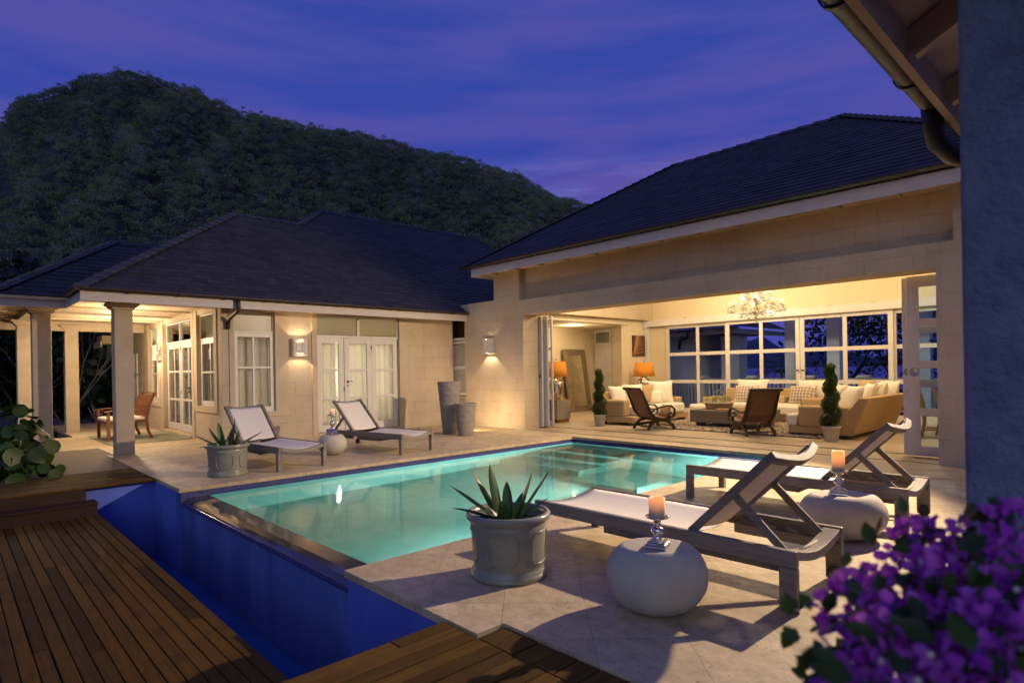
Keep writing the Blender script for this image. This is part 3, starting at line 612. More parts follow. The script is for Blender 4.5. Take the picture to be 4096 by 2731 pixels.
def window(name, ax, a, u0, u1, z0, z1, zt, cols, rows, inward, st=.085):
    s = -1 if ax == 'X' else 1
    b = MB(); sash(b, ax, a, u0, u1, z0, zt - .02, st, .05, cols, rows, .04, .11); o = b.build(name, 'white', BW, .003, True, 1)
    p = MB(); pane(p, ax, a, u0 + st - .01, u1 - st + .01, z0 + .10, zt - .09); p.build('pane', 'glass', o, world=True)
    f = MB(); sash(f, ax, a, u0, u1, zt - .018, z1, .03, .07, (), ()); f.build('transom_frame', 'white', o, world=True)
    q = MB(); pane(q, ax, a, u0 + .028, u1 - .028, zt + .01, z1 - .028); q.build('transom_pane', 'frost', o, world=True); return o
window('window', 'X', XW - .07, 4.30, 5.13, .62, 2.72, 2.29, (4.70,), (1.55,), 1)
window('window', 'Y', YS + .09, -14.35, -13.2, .74, 2.72, 2.19, (-13.72,), (1.47,), 1); window('window', 'Y', YS + .09, -18.68, -17.65, .73, 2.68, 2.19, (-18.16,), (1.47,), 1); window('window', 'Y', YS + .09, -21.2, -19.95, .73, 2.68, 2.19, (-20.5,), (1.47,), 1)
def leaf(name, ax, a, u0, u1, z0, z1, cols, rows, handle=None, hinge=(), st=.125):
    b = MB(); sash(b, ax, a, u0, u1, z0, z1, st, .045, cols, rows, .05, .16); o = b.build(name, 'white', BW, .003, True, 1)
    p = MB(); pane(p, ax, a, u0 + st - .01, u1 - st + .01, z0 + .15, z1 - st + .01); p.build('pane', 'glass', o, world=True)
    if handle:
        u, z = handle; h = MB(); dx = (lambda d, uu, zz: (a + .022 + d, uu, zz)) if ax == 'X' else (lambda d, uu, zz: (uu, a - .022 - d, zz))
        h.tube([dx(0, u, z), dx(.05, u, z)], .012); h.tube([dx(.05, u, z), dx(.055, u + .05, z + .012), dx(.052, u + .11, z)], .008); h.ball(dx(.003, u, z), .028, .028, .028); h.ball(dx(.003, u, z - .09), .022); h.build('handle', 'brass', o, world=True)
    if hinge:
        h = MB()
        for (u, z) in hinge: h.ab(ax, a + (.022 if ax == 'X' else -.034), a + (.034 if ax == 'X' else -.022), u - .012, u + .012, z - .05, z + .05)
        h.build('hinge', 'brass', o, world=True)
    return o
xa_ = XW - .08
leaf('door_leaf', 'X', xa_, 6.09, 6.755, .07, 2.215, (), (1.475, .83), hinge=((6.752, 1.03),)); leaf('door_leaf', 'X', xa_ + .012, 6.765, 7.475, .07, 2.215, (), (1.475, .83), (6.84, 1.2), ((7.472, 2.0),)); leaf('door_leaf', 'X', xa_, 7.485, 8.20, .07, 2.215, (), (1.475, .83))
b = MB(); b.box(xa_ - .035, 6.07, 2.22, xa_ + .035, 8.22, 2.27); b.box(xa_ - .035, 6.07, 2.685, xa_ + .035, 8.22, 2.72); b.box(xa_ - .035, 7.105, 2.27, xa_ + .035, 7.165, 2.685); b.box(xa_ - .034, 6.07, 2.27, xa_ + .034, 6.10, 2.685); b.box(xa_ - .034, 8.19, 2.27, xa_ + .034, 8.22, 2.685); to = b.build('door_transom', 'white', **bw)
b = MB(); pane(b, 'X', xa_, 6.10, 7.105, 2.27, 2.685); pane(b, 'X', xa_, 7.165, 8.19, 2.27, 2.685); b.build('transom_pane', 'frost', to, world=True)
ya_ = YS + .10
leaf('door_leaf', 'Y', ya_, -17.14, -15.965, .09, 2.19, (-16.53,), (1.505, .83), hinge=((-15.96, 2.05), (-15.96, 1.0))); leaf('door_leaf', 'Y', ya_, -15.955, -14.77, .09, 2.19, (-15.36,), (1.505, .83), (-15.30, 1.12))
b = MB()
for (p, q) in ((2.195, 2.24), (2.665, 2.70)): b.box(-17.16, ya_ - .035, p, -14.75, ya_ + .035, q)
for x in (-17.16, -16.0, -14.79): b.box(x, ya_ - .034, 2.24, x + .04, ya_ + .034, 2.665)
to = b.build('door_transom', 'white', **bw); b = MB(); pane(b, 'Y', ya_, -17.12, -16.0, 2.24, 2.665); pane(b, 'Y', ya_, -15.96, -14.79, 2.24, 2.665); b.build('transom_pane', 'glass', to, world=True)
# louvred door in the recess
b = MB(); sash(b, 'Y', 10.0, -12.98, -12.285, .05, 2.2, .075, .05, (), (1.49, .80), .08); sash(b, 'Y', 10.0, -12.98, -12.285, 2.22, 2.82, .06, .06)
o = b.build('louvre_door', 'white', BW, .003, True, 1); b = MB()
for z0_, z1_ in ((1.54, 2.11), (.85, 1.44), (.14, .75)):
    z = z0_
    while z < z1_: b.bar((-12.9, 10.0, z), (-12.36, 10.0, z), .045, .008, (0, .6, .8)); z += .036
b.build('louvre', 'white', o, world=True); b = MB(); pane(b, 'Y', 10.0, -12.92, -12.345, 2.28, 2.76); b.build('transom_pane', 'frost', o, world=True)
b = MB(); b.box(-13.0, 10.3, 0, -12.28, 10.35, 2.83); b.build('recess_back', 'render', **bw)
# curtains
def curtain(ax, a, u0, u1, z0, z1, amp=.035, k=None, mat='curtain'):
    n = max(16, int((u1 - u0) * 46)); V = []; F = []; ph = random.uniform(0, 6)
    for j in range(7):
        z = z0 + (z1 - z0) * j / 6
        for i in range(n + 1):
            u = u0 + (u1 - u0) * i / n; d = amp * (math.sin(u * 34 + ph + .35 * math.sin(z * 2 + ph)) + .5 * math.sin(u * 71 + ph * 2 + z * .6)) * (.7 + .5 * (1 - j / 6))
            V.append((a + d, u, z) if ax == 'X' else (u, a + d, z))
    for j in range(6):
        for i in range(n): q = j * (n + 1) + i; F.append((q, q + 1, q + n + 2, q + n + 1))
    b = MB(); b.add(V, F, True); so = b.build('curtain', mat, **bw); m = so.modifiers.new('thick', 'SOLIDIFY'); m.thickness = .003; return so
curtain('X', XW - .30, 4.2, 4.72, .1, 2.26); curtain('X', XW - .36, 4.70, 5.2, .1, 2.26); curtain('X', XW - .30, 6.0, 6.66, .06, 2.2); curtain('X', XW - .27, 6.72, 7.52, .06, 2.2, .028); curtain('X', XW - .30, 7.55, 8.3, .06, 2.2)
curtain('Y', YS + .33, -14.4, -13.9, .1, 2.3); curtain('Y', YS + .33, -13.5, -13.15, .1, 2.3); curtain('Y', YS + .33, -17.2, -16.3, .06, 2.25); curtain('Y', YS + .33, -15.7, -14.75, .06, 2.25); curtain('Y', YS + .33, -18.75, -18.3, .1, 2.3)
# verandah ceiling, beams, columns
b = MB(); y = .62
while y < 4.0: b.box(-22, y, 2.83, -12.26 if y > 1.68 else -13.86, min(y + .137, 4.04), 2.85); y += .14
b.box(-22, 4.04, 2.862, -12.26, 9.9, 2.88)
b.build('verandah_ceiling', 'boards', **bw)
b = MB()
for x in (-13.3, -14.75, -16.25, -17.75): b.box(x - .03, .7, 2.79, x + .03, 4.02, 2.828)
b.box(-19.3, .7, 2.60, -19.0, 4.02, 2.828); b.box(-13.02, 1.72, 2.745, -12.78, 4.02, 2.828); b.box(-18.9, 1.22, 2.72, -14.2, 1.46, 2.829); b.box(-21.4, 3.3, 2.36, -20.6, 3.9, 2.6)
b.build('verandah_beam', 'render', **bw)
def column(x, y, w=.29, z1=2.62, zb=0):
    b = MB(); h = w / 2; b.box(x - h, y - h, zb, x + h, y + h, z1); o = b.build('column', 'column', BW, .008, True, 1)
    c = MB(); prof = [(h + .005, 0), (h + .03, .012), (h + .035, .035), (h + .055, .045), (h + .062, .068), (h + .095, .078), (h + .095, .125)]
    for k in range(len(prof) - 1):
        r0, r1 = prof[k][0], prof[k + 1][0]; za, zb_ = z1 - .005 + prof[k][1], z1 - .005 + prof[k + 1][1]
        V = [(x + sx * r, y + sy * r, z) for r, z in ((r0, za), (r1, zb_)) for sx, sy in ((-1, -1), (1, -1), (1, 1), (-1, 1))]; c.add(V, [(i, (i + 1) % 4, 4 + (i + 1) % 4, 4 + i) for i in range(4)] + ([(4, 5, 6, 7)] if k == len(prof) - 2 else []))
    c.build('capital', 'render', o, world=True)
column(-12.9, 2.375); column(-14.46, 1.345, zb=-.3); column(-19.15, 2.39); column(-17.78, 1.35, zb=-.3)
# eaves
b = MB(); XE = -12.2
b.box(XE, 1.68, 2.69, XE + .025, 9.895, 2.895); b.box(-13.85, 1.655, 2.69, XE + .025, 1.68, 2.895); b.box(-13.85, .55, 2.69, -13.825, 1.655, 2.895); b.box(-19.5, .53, 2.69, -13.825, .55, 2.895)
b.box(-21.3, 3.2, 2.25, -20.2, 3.23, 2.42)
b.build('fascia', 'fascia', **bw)
b = MB(); b.box(-12.6, 4.05, 2.80, XE, 9.85, 2.828); b.build('soffit', 'render', **bw)
pw = .686; sw = math.hypot(1, pw); ex2, ez2 = -12.14, 2.90; yc = 1.57
RF = MB(); d1 = 3.78; d2 = 4.98
def spn(s):
    d = s / sw
    if d < d1: return (yc + d, 14.5)
    return (yc + d1 + 1.72 + (d - d1), 14.5)
roof_face(RF, (ex2, 0, ez2), (0, 1, 0), (-1, 0, pw), spn, d2 * sw)
ax_, az_ = ex2 - d1, ez2 + pw * d1; a2x, a2z = ex2 - d2, ez2 + pw * d2; ya1 = yc + d1; ya2 = yc + d1 + 1.72 + (d2 - d1)
RF.quad((ex2, yc, ez2), (ex2 - 10, yc, ez2), (ax_, ya1, az_), (ax_ + .0001, ya1, az_)); RF.quad((ax_, ya1, az_), (ax_, ya1 + 1.72, az_), (ax_ - 3.7, ya1 + 2, ez2), (ax_ - 3.7, yc, ez2)); RF.quad((ax_, ya1 + 1.72, az_), (a2x, ya2, a2z), (a2x - 1.2, ya1 + 1.72, az_), (a2x - 1.1, ya1 + 1.72, az_)); RF.quad((a2x, ya2, a2z), (a2x, 14.5, a2z), (a2x - 5, 14.5, ez2), (a2x - 5, ya2 - 4, ez2))
RF.quad((ex2, yc, ez2 - .012), (ex2, 14.5, ez2 - .012), (ax_, 14.5, az_ - .012), (ax_, ya1, az_ - .012)); RF.quad((ax_, ya1 + 1.72, az_ - .012), (ax_, 14.5, az_ - .012), (a2x, 14.5, a2z - .012), (a2x, ya2, a2z - .012))
ro = RF.build('roof', 'shingle', **bw); RF = MB()
lx, ly = -13.82, .50; dl = 2.28; roof_face(RF, (lx, 0, ez2), (0, 1, 0), (-1, 0, pw), lambda s: (ly + s / sw, yc + 0.06 + (0 if s / sw < .0 else s / sw + 1.6)), dl * sw)
RF.quad((lx, ly, ez2), (lx - 6, ly, ez2), (lx - dl, ly + dl, ez2 + pw * dl), (lx - dl + .0001, ly + dl, ez2 + pw * dl))
rl = RF.build('low_roof', 'shingle', **bw)
b = MB(); caps(b, (ex2, yc, ez2), (ax_, ya1, az_), (.2, 1, 0), (-1, -.2, 0), .2, .26); caps(b, (ax_, ya1, az_), (ax_, ya1 + 1.72, az_), (1, 0, -pw), (-1, 0, -pw), .16, .3); caps(b, (ax_, ya1 + 1.72, az_), (a2x, ya2, a2z), (.2, 1, 0), (-1, -.2, 0), .2, .26); caps(b, (a2x, ya2, a2z), (a2x, 14.5, a2z), (1, 0, -pw), (-1, 0, -pw), .16, .3)
b.build('ridge_caps', 'caps', ro, world=True); b = MB(); caps(b, (lx, ly, ez2), (lx - dl, ly + dl, ez2 + pw * dl), (.2, 1, 0), (-1, -.2, 0), .2, .26); caps(b, (lx - dl, ly + dl, ez2 + pw * dl), (lx - dl, ly + dl + 1.6, ez2 + pw * dl), (1, 0, -pw), (-1, 0, -pw), .16, .3)
b.build('ridge_caps', 'caps', rl, world=True)
b = MB(); gx = -12.11; gutter(b, (gx, 1.57, 2.905), (gx, 9.9, 2.905)); gutter(b, (-13.75, 1.60, 2.905), (-12.06, 1.60, 2.905)); gutter(b, (-13.76, .5, 2.905), (-13.76, 1.66, 2.905)); go = b.build('gutter', 'copper', **bw)
brackets(go, (gx, 2.0, 2.905), (gx, 9.8, 2.905), .78, .066); brackets(go, (-13.76, .6, 2.905), (-13.76, 1.5, 2.905), .5, .066)
b = MB(); b.tube([(gx, 4.16, 2.86), (gx, 4.16, 2.70), (gx - .04, 4.16, 2.64), (gx - .5, 4.17, 2.55), (gx - .6, 4.17, 2.50), (gx - .63, 4.17, 2.42), (gx - .63, 4.16, 2.33)], .042, 12); b.build('downpipe', 'darkpipe', **bw)
# ================================================================== NEAR BUILDING (right edge)
NB = thing('near_house', 'rough blue grey rendered wall with overhanging dark eave at the right edge', 'house', (0, 2.3, 0)); nb = dict(parent=NB, world=True)
b = MB(); b.box(-.398, 2.3, -.05, 2.6, 2.62, 3.6); b.build('wall', 'bluewall', NB, .012, True)
b = MB(); b.box(-.735, .3, 2.70, -.70, 4.46, 2.86); b.build('fascia', 'render', **nb)
b = MB(); MT['undereave'] = plain('eave_board', (.66, .52, .40), (.56, .44, .34), .8, 5)
b.quad((-.70, .3, 2.84), (2.4, .3, 4.4), (2.4, 4.49, 4.4), (-.70, 4.49, 2.84)); b.build('soffit', 'undereave', **nb)
b = MB()
for y in (1.5, 2.35, 3.05, 3.75, 4.3): b.bar((-.70, y, 2.765), (2.3, y, 4.275), .05, .12)
b.build('rafter', 'undereave', **nb)
RF = MB(); RF.quad((-.85, .3, 2.90), (2.4, .3, 4.55), (2.4, 5.2, 4.55), (-.85, 5.2, 2.90)); RF.quad((-.85, .3, 2.87), (2.4, .3, 4.5), (2.4, 5.2, 4.5), (-.85, 5.2, 2.87)); RF.build('roof', 'shingle', **nb)
b = MB(); gutter(b, (-.80, .2, 2.83), (-.80, 3.98, 2.83), .062); go = b.build('gutter', 'copper', **nb); brackets(go, (-.80, 2.05, 2.83), (-.80, 4.2, 2.83), 1.0, .069)
b = MB(); b.tube([(-.80, 3.93, 2.80), (-.80, 3.96, 2.70), (-.79, 4.0, 2.62), (-.74, 4.1, 2.555), (-.66, 4.22, 2.53), (-.45, 4.5, 2.52), (-.3, 4.6, 2.4), (-.28, 4.62, 0)], .052, 14); b.build('downpipe', 'darkpipe', **nb)
# ================================================================== SUN LOUNGERS (local x: foot -> head)
LG = 'teak sun loungers round the pool'
def make_lounger(label):
    t_ = thing('sun_lounger', label, 'sun lounger', (0, 0, 0), 0, LG); W = .36; L = 2.06
    for s in (-1, 1):
        b = MB(); b.box(.0, s * W - .0225, .255, L, s * W + .0225, .35)
        if True:                     # notched ratchet plate inside the rail
            for k in range(4):
                x = 1.42 + k * .15; b.bar((x, s * (W - .035), .30), (x + .085, s * (W - .035), .272), .02, .03)
            b.box(1.35, s * (W - .045) - .008, .20, 2.0, s * (W - .045) + .008, .268)
        b.build('side_rail', 'teak', t_, .006)
    arc = lambda x, dz: [(x, -W + .024 + (2 * W - .048) * k / 12, .318 - dz * math.sin(PI * k / 12)) for k in range(13)]
    b = MB(); b.ribbon(arc(.03, .05), .055, .055, (1, 0, 0)); b.build('foot_rail', 'teak', t_, .004)
    b = MB(); b.ribbon(arc(L - .055, .055), .10, .05, (1, 0, 0)); b.build('head_rail', 'teak', t_, .004)
    for x, w in ((.035, .07), (L - .05, .10)):
        for s in (-1, 1):
            b = MB(); zb = 0 if x < 1 else .012
            b.box(x - w / 2, s * W - .030, zb, x + w / 2, s * W + .030, .254); o = b.build('leg', 'teak', t_, .006 if x < 1 else .012)
            if x > 1:
                c = MB(); c.lathe([(.03, -.0), (.048, .004), (.048, .022), (.03, .026)], 20); c.v = [(x + .012 + px, s * (W - .045) - .013 + pz, .05 + py) for px, py, pz in c.v]; c.build('wheel', 'rubber', o)
    px, pz = 1.36, .325; ang = R(45); bl = .76; dx, dz = math.cos(ang), math.sin(ang)
    for s in (-1, 1):
        b = MB(); y = s * (W - .055); b.bar((px, y, pz), (px + dx * bl, y, pz + dz * bl), .04, .05, (0, 0, 1)); b.build('back_rail', 'teak', t_, .005)
        b = MB(); q = (px + dx * .42, s * (W - .085), pz + dz * .42 - .03); b.bar(q, (px + .62, s * (W - .085), .285), .02, .05, (1, 0, 0)); o = b.build('strut', 'teak', t_, .004)
        c = MB(); c.lathe([(.013, 0), (.013, .006), (.008, .008)], 10); c.v = [(q[0] + a, q[1] + s * (.01 + e_), q[2] - .01 + b_) for a, b_, e_ in c.v]; c.build('screw', 'metalgrey', o)
    b = MB(); top = [(px + dx * bl - .05 * 0 + math.sin(PI * k / 12) * .05, -(W - .035) + (2 * W - .07) * k / 12, pz + dz * bl - math.sin(PI * k / 12) * .045) for k in range(13)]; b.ribbon(top, .055, .05, (dx, 0, dz)); b.build('top_rail', 'teak', t_, .004)
    b = MB(); b.tube([(px + .62, -W + .07, .285), (px + .62, W - .07, .285)], .017, 10); b.build('crossbar', 'teak', t_)
    def sling(x0, x1, fz, nx=14):
        V = []; F = []; ny = 12
        for i in range(nx + 1):
            for j in range(ny + 1):
                q = i / nx; y = -(W - .05) + (2 * W - .10) * j / ny; V.append(fz(q, j / ny, y))
        for i in range(nx):
            for j in range(ny): a = i * (ny + 1) + j; F.append((a, a + ny + 1, a + ny + 2, a + 1))
        return V, F
    b = MB(); V, F = sling(0, 1, lambda q, j, y: (.03 + (px - .03) * q, y * 1.06, .345 - .05 * math.sin(PI * j) * (.9 - .2 * math.sin(PI * q)) - .004)); b.add(V, F, True); o = b.build('seat_sling', 'sling', t_); m = o.modifiers.new('t', 'SOLIDIFY'); m.thickness = .004
    b = MB(); V, F = sling(0, 1, lambda q, j, y: (px + dx * (.03 + (bl - .05) * q) + dz * .018 + math.sin(PI * j) * .03 * dz, y * .86, pz + dz * (.03 + (bl - .05) * q) - .0 + dx * .018 - math.sin(PI * j) * .03 * dx)); b.add(V, F, True); o = b.build('back_sling', 'sling', t_); m = o.modifiers.new('t', 'SOLIDIFY'); m.thickness = .004
    b = MB(); b.box(.66, -W + .03, .195, 1.16, W - .03, .215); b.box(.66, -W + .03, .215, 1.16, -W + .045, .253); b.box(.66, W - .045, .215, 1.16, W - .03, .253); b.box(.66, -W + .045, .215, .68, W - .045, .25); b.build('tray', 'teak', t_, .003)
    return t_
lo = make_lounger('nearest weathered teak sun lounger, its back raised beside the big round stool')
lo.location = (-3.435, 3.845, 0)
dup(lo, (-3.46, 6.20, 0), R(.3), 'weathered teak sun lounger behind the nearest one, by the open room doors')
dup(lo, (-8.60, 3.84, 0), R(185), 'white sling lounger beside the grey pot, left of the silver candlestick')
dup(lo, (-8.74, 5.97, 0), R(190), 'white sling lounger in front of the French doors, right of the small stool')
# ================================================================== STOOLS, CANDLES
SG = 'pebble shaped concrete stools'; CG = 'silver candlesticks on the stools'; KG = 'flameless pillar candles on the candlesticks'
def stool(label, loc, rx, ry, h, flat, rz, tilt=0):
    prof = []; n = 22
    for k in range(n + 1):
        u = k / n; a = -PI / 2 * .78 + (PI / 2 * .78 + math.acos((flat + .03) ** (1 / .85))) * u
        prof.append((math.cos(a) ** .85, math.sin(a)))
    zmin, zmax = prof[0][1], prof[-1][1]; b = MB(); V = []; F = []; seg = 40; P = [(r, (z - zmin) / (zmax - zmin)) for r, z in prof]
    P[-1] = (flat + .025, .992); P.append((flat - .02, 1.0))
    for (r, z) in P:
        for k in range(seg): a = 2 * PI * k / seg; V.append((r * rx * math.cos(a), r * ry * math.sin(a), z * h + tilt * r * math.cos(a) * z))
    m = len(P)
    for i in range(m - 1):
        for k in range(seg): F.append((i * seg + k, i * seg + (k + 1) % seg, (i + 1) * seg + (k + 1) % seg, (i + 1) * seg + k))
    b.add(V, F, True); b.add(V[:seg], [tuple(range(seg))[::-1]]); b.add(V[-seg:], [tuple(range(seg))])
    o = b.build('pebble_stool', 'concrete'); o.location = loc; o.rotation_euler = (0, 0, rz); return tag(o, label, 'stool', SG)
stool('round bluish concrete stool at the front, standing alone before the nearest lounger', (-1.975, 2.985, 0), .290, .25, .375, .66, R(43))
stool('wide oval concrete stool lying between the two right hand loungers', (-1.72, 5.27, 0), .335, .26, .355, .68, R(43))
stool('small round cream stool standing between the two left hand loungers', (-9.72, 4.86, 0), .245, .24, .345, .62, R(43))
def candlestick(label, loc, s, rz):
    t_ = thing('candlestick', label, 'candlestick', loc, rz, CG)
    b = MB(); b.lathe([(.066, 0), (.066, .014), (.060, .018), (.062, .026), (.052, .034), (.054, .040), (.036, .050), (.03, .056)], 40, sq=True, sm=False); b.v = [(x * s, y * s, z * s) for x, y, z in b.v]; b.build('base', 'silver', t_, .004)
    b = MB(); b.lathe([(.030, .054), (.026, .062), (.020, .072), (.030, .086), (.040, .098), (.041, .108), (.034, .120), (.022, .128), (.018, .134), (.027, .139), (.020, .144), (.018, .152), (.024, .158), (.020, .163), (.024, .172), (.036, .178)], 32); b.v = [(x * s, y * s, z * s) for x, y, z in b.v]; b.build('stem', 'silver', t_)
    b = MB(); b.lathe([(.03, .176), (.066, .181), (.072, .186), (.072, .192), (.064, .190), (.050, .186), (.01, .186)], 36); b.v = [(x * s, y * s, z * s) for x, y, z in b.v]; b.build('drip_plate', 'silver', t_); return t_
def candle(label, loc, r, h):
    b = MB(); b.lathe([(r * .97, 0), (r, .004), (r, h - .005), (r * .95, h), (r * .80, h - .002), (r * .70, h - .012), (r * .2, h - .015)], 36); o = b.build('pillar_candle', 'candle'); o.location = loc; return tag(o, label, 'candle', KG)
candlestick('silver candlestick on the front round stool', (-1.945, 2.955, .375), .93, R(20)); candle('lit pillar candle at the front, on the nearest candlestick', (-1.945, 2.955, .375 + .186 * .93), .046, .112)
candlestick('clear gold tinted candlestick on the wide oval stool', (-1.735, 5.235, .355), 1.0, R(20)); candle('lit pillar candle above the wide oval stool, before the open room', (-1.735, 5.235, .355 + .186), .047, .165)
candlestick('tall silver candlestick on the small cream stool by the French doors', (-9.70, 4.86, .345), 1.82, R(20)).scale = (.62, .62, 1)
candle('small lit candle on the far stool in front of the French doors', (-9.70, 4.86, .345 + .186 * 1.82), .044, .10)
# ================================================================== PLANTERS
def strapleaf(b, base, ang, lean, L, w, bend, tw=0):
    n = 9; P = []; p = Vector(base); el = PI / 2 - lean; h = Vector((math.cos(ang), math.sin(ang), 0)); sd = Vector((-math.sin(ang), math.cos(ang), 0)); V = []; F = []
    for i in range(n + 1):
        q = i / n; ww = w * (math.sin(PI * min(1, .20 + q * .84)) ** .5) * (1 if q < .97 else .12); e = el - bend * q * q
        d = h * math.cos(e) + Vector((0, 0, math.sin(e))); u = sd.cross(d)
        V += [p - sd * ww / 2 + u * ww * .18, p, p + sd * ww / 2 + u * ww * .18]; p = p + d * L / n
    for i in range(n):
        for k in (0, 1): F.append((3 * i + k, 3 * i + k + 1, 3 * i + k + 4, 3 * i + k + 3))
    b.add(V, F, True)
def planter(label, plabel, loc, leaves, rz=0):
    t_ = thing('glazed_planter', label, 'plant pot', loc, rz, 'large glazed planters')
    b = MB(); b.lathe([(.235, 0), (.264, .004), (.268, .022), (.262, .038), (.255, .044), (.254, .056), (.248, .064), (.243, .074), (.245, .085), (.250, .20), (.259, .335), (.262, .36), (.258, .366), (.262, .374), (.272, .384), (.286, .394), (.292, .408), (.291, .424), (.284, .434), (.268, .438), (.252, .43), (.245, .40), (.24, .34)], 64); b.build('pot_body', 'pot', t_)
    for k in range(5):
        c0 = 2 * PI * k / 5 + .35; hw = .44; z0, z1 = .115, .325; ch = .12; cz = .045; pts = [(-hw + ch, z0), (hw - ch, z0), (hw, z0 + cz), (hw, z1 - cz), (hw - ch, z1), (-hw + ch, z1), (-hw, z1 - cz), (-hw, z0 + cz)]; dense = []
        for i in range(8):
            a, c = pts[i], pts[(i + 1) % 8]
            for j in range(4): dense.append((a[0] + (c[0] - a[0]) * j / 4, a[1] + (c[1] - a[1]) * j / 4))
        dense.append(dense[0]); b = MB(); rad = lambda z: .244 + (z - .085) * .060
        b.tube([((rad(z) + .002) * math.cos(c0 + a), (rad(z) + .002) * math.sin(c0 + a), z) for a, z in dense], .0065, 6); b.build('raised_panel', 'pot', t_)
    b = MB(); b.lathe([(.243, .355), (.1, .368), (.01, .37)], 32); b.build('soil', 'soil', t_)
    b = MB()
    for (a, ln, L, w, bd) in leaves: strapleaf(b, (.05 * math.cos(R(a)) , .05 * math.sin(R(a)), .37), R(a), R(ln), L, w, bd)
    o = b.build('strap_leaf_plant', 'strap'); o.location = loc; tag(o, plabel, 'plant', 'strap leaved plants in the planters')
# leaf azimuth: camera right = 46 deg, left = 226 deg
planter('big grey glazed pot with raised panels beside the near lounger', 'green strap leaved plant in the big front pot', (-3.05, 2.815, 0),
        [(222, 52, 0.43, 0.09, 0.25), (226, 68, 0.361, 0.075, 0.5), (205, 30, 0.396, 0.093, 0.15), (190, 14, 0.396, 0.099, 0.1), (60, 18, 0.344, 0.087, 0.25), (48, 34, 0.43, 0.084, 0.1), (46, 55, 0.292, 0.054, 0.1), (140, 12, 0.258, 0.075, 0.3), (300, 22, 0.206, 0.075, 0.7), (20, 50, 0.224, 0.075, 0.8), (250, 48, 0.206, 0.075, 0.9), (100, 30, 0.206, 0.06, 0.5), (330, 60, 0.189, 0.075, 0.9), (215, 80, 0.258, 0.045, 0.3), (40, 70, 0.206, 0.033, 0.2)])
planter('grey glazed pot at the left pool corner beside a lounger', 'dark strap leaved plant in the pot at the left pool corner', (-8.95, 2.89, 0),
        [(226, 62, 0.447, 0.09, 0.2), (226, 80, 0.396, 0.068, 0.5), (216, 38, 0.378, 0.087, 0.1), (200, 18, 0.396, 0.105, 0.1), (80, 6, 0.43, 0.105, 0.1), (50, 22, 0.292, 0.09, 0.2), (46, 30, 0.258, 0.09, 0.2), (44, 62, 0.516, 0.112, 0.1), (60, 70, 0.473, 0.09, 0.3), (130, 20, 0.258, 0.075, 0.3), (310, 40, 0.215, 0.075, 0.6)], R(25))
def vase(label, loc, r0, r1, h):
    prof = []; n = int(h / .018)
    for k in range(n + 1):
        q = k / n; prof.append((r0 + (r1 - r0) * (q ** .92) + .003 * math.sin(k * 2.1) + .002 * math.sin(k * 5.3), h * q))
    prof += [(r1 * .94, h), (r1 * .88, h - .05), (r1 * .8, h - .3)]
    b = MB(); b.lathe(prof, 44)
    b.v = [(x * (1 + .012 * math.sin(7 * math.atan2(y, x) + z * 30)), y * (1 + .012 * math.sin(5 * math.atan2(y, x) + z * 41)), z) for x, y, z in b.v]
    o = b.build('tall_vase', 'vase'); o.location = loc; tag(o, label, 'vase', 'ribbed grey vases')
vase('taller ribbed grey vase standing against the wall by the louvred door', (-10.86, 8.28, 0), .155, .265, 1.17)
vase('shorter ribbed grey vase in front of the tall one', (-10.28, 8.27, 0), .165, .245, .70)
b = MB(); b.tube([(-11.0, 8.1, .012), (-11.15, 7.95, .006), (-11.3, 8.05, .006), (-11.55, 7.9, .006), (-11.9, 8.2, .006), (-12.6, 8.6, .006)], .006, 6); tag(b.build('power_cable', 'rubber'), 'thin dark cable on the paving by the tall vase', 'cable')
# ================================================================== WALL LAMPS
def sconce(label, loc, rz):                 # local: +x out of wall, y along wall
    t_ = thing('wall_lamp', label, 'wall lamp', loc, rz, 'white slatted wall lamps'); w, d = .15, .13
    b = MB()
    for z in (-.19, .17):
        b.box(.0, -w - .015, z, .03, w + .015, z + .02); b.box(d - .01, -w - .015, z, d + .015, w + .015, z + .02); b.box(.03, -w - .015, z, d - .01, -w + .01, z + .02); b.box(.03, w - .01, z, d - .01, w + .015, z + .02)
    b.build('frame', 'white', t_, .002)
    b = MB()
    for k in range(9): y = -w + .008 + k * (2 * w - .016) / 8; b.box(d - .008, y - .0115, -.169, d + .006, y + .0115, .169)
    for s in (-1, 1):
        for k in range(3): x = .03 + k * .035; b.box(x - .008, s * w - .006, -.169, x + .008, s * w + .006, .169)
    b.build('slats', 'white', t_)
    b = MB(); b.box(.0, -w + .02, -.15, .012, w - .02, .15); b.build('back_plate', 'bark', t_)
    b = MB(); b.lathe([(.004, -.05), (.022, -.03), (.026, 0), (.022, .03), (.004, .05)], 14); b.v = [(x + .065, y, z) for x, y, z in b.v]; b.build('bulb', 'dimbulb', t_); return t_
sconce('white slatted wall lamp between the tall window and the French doors', (-12.8, 5.635, 1.975), 0)
sconce('white slatted wall lamp on the stone pier left of the open room', (-11.24, 9.9, 2.0), R(-90))
sconce('white slatted wall lamp on the verandah wall behind the columns', (-17.42, 4.03, 2.0), R(-90))
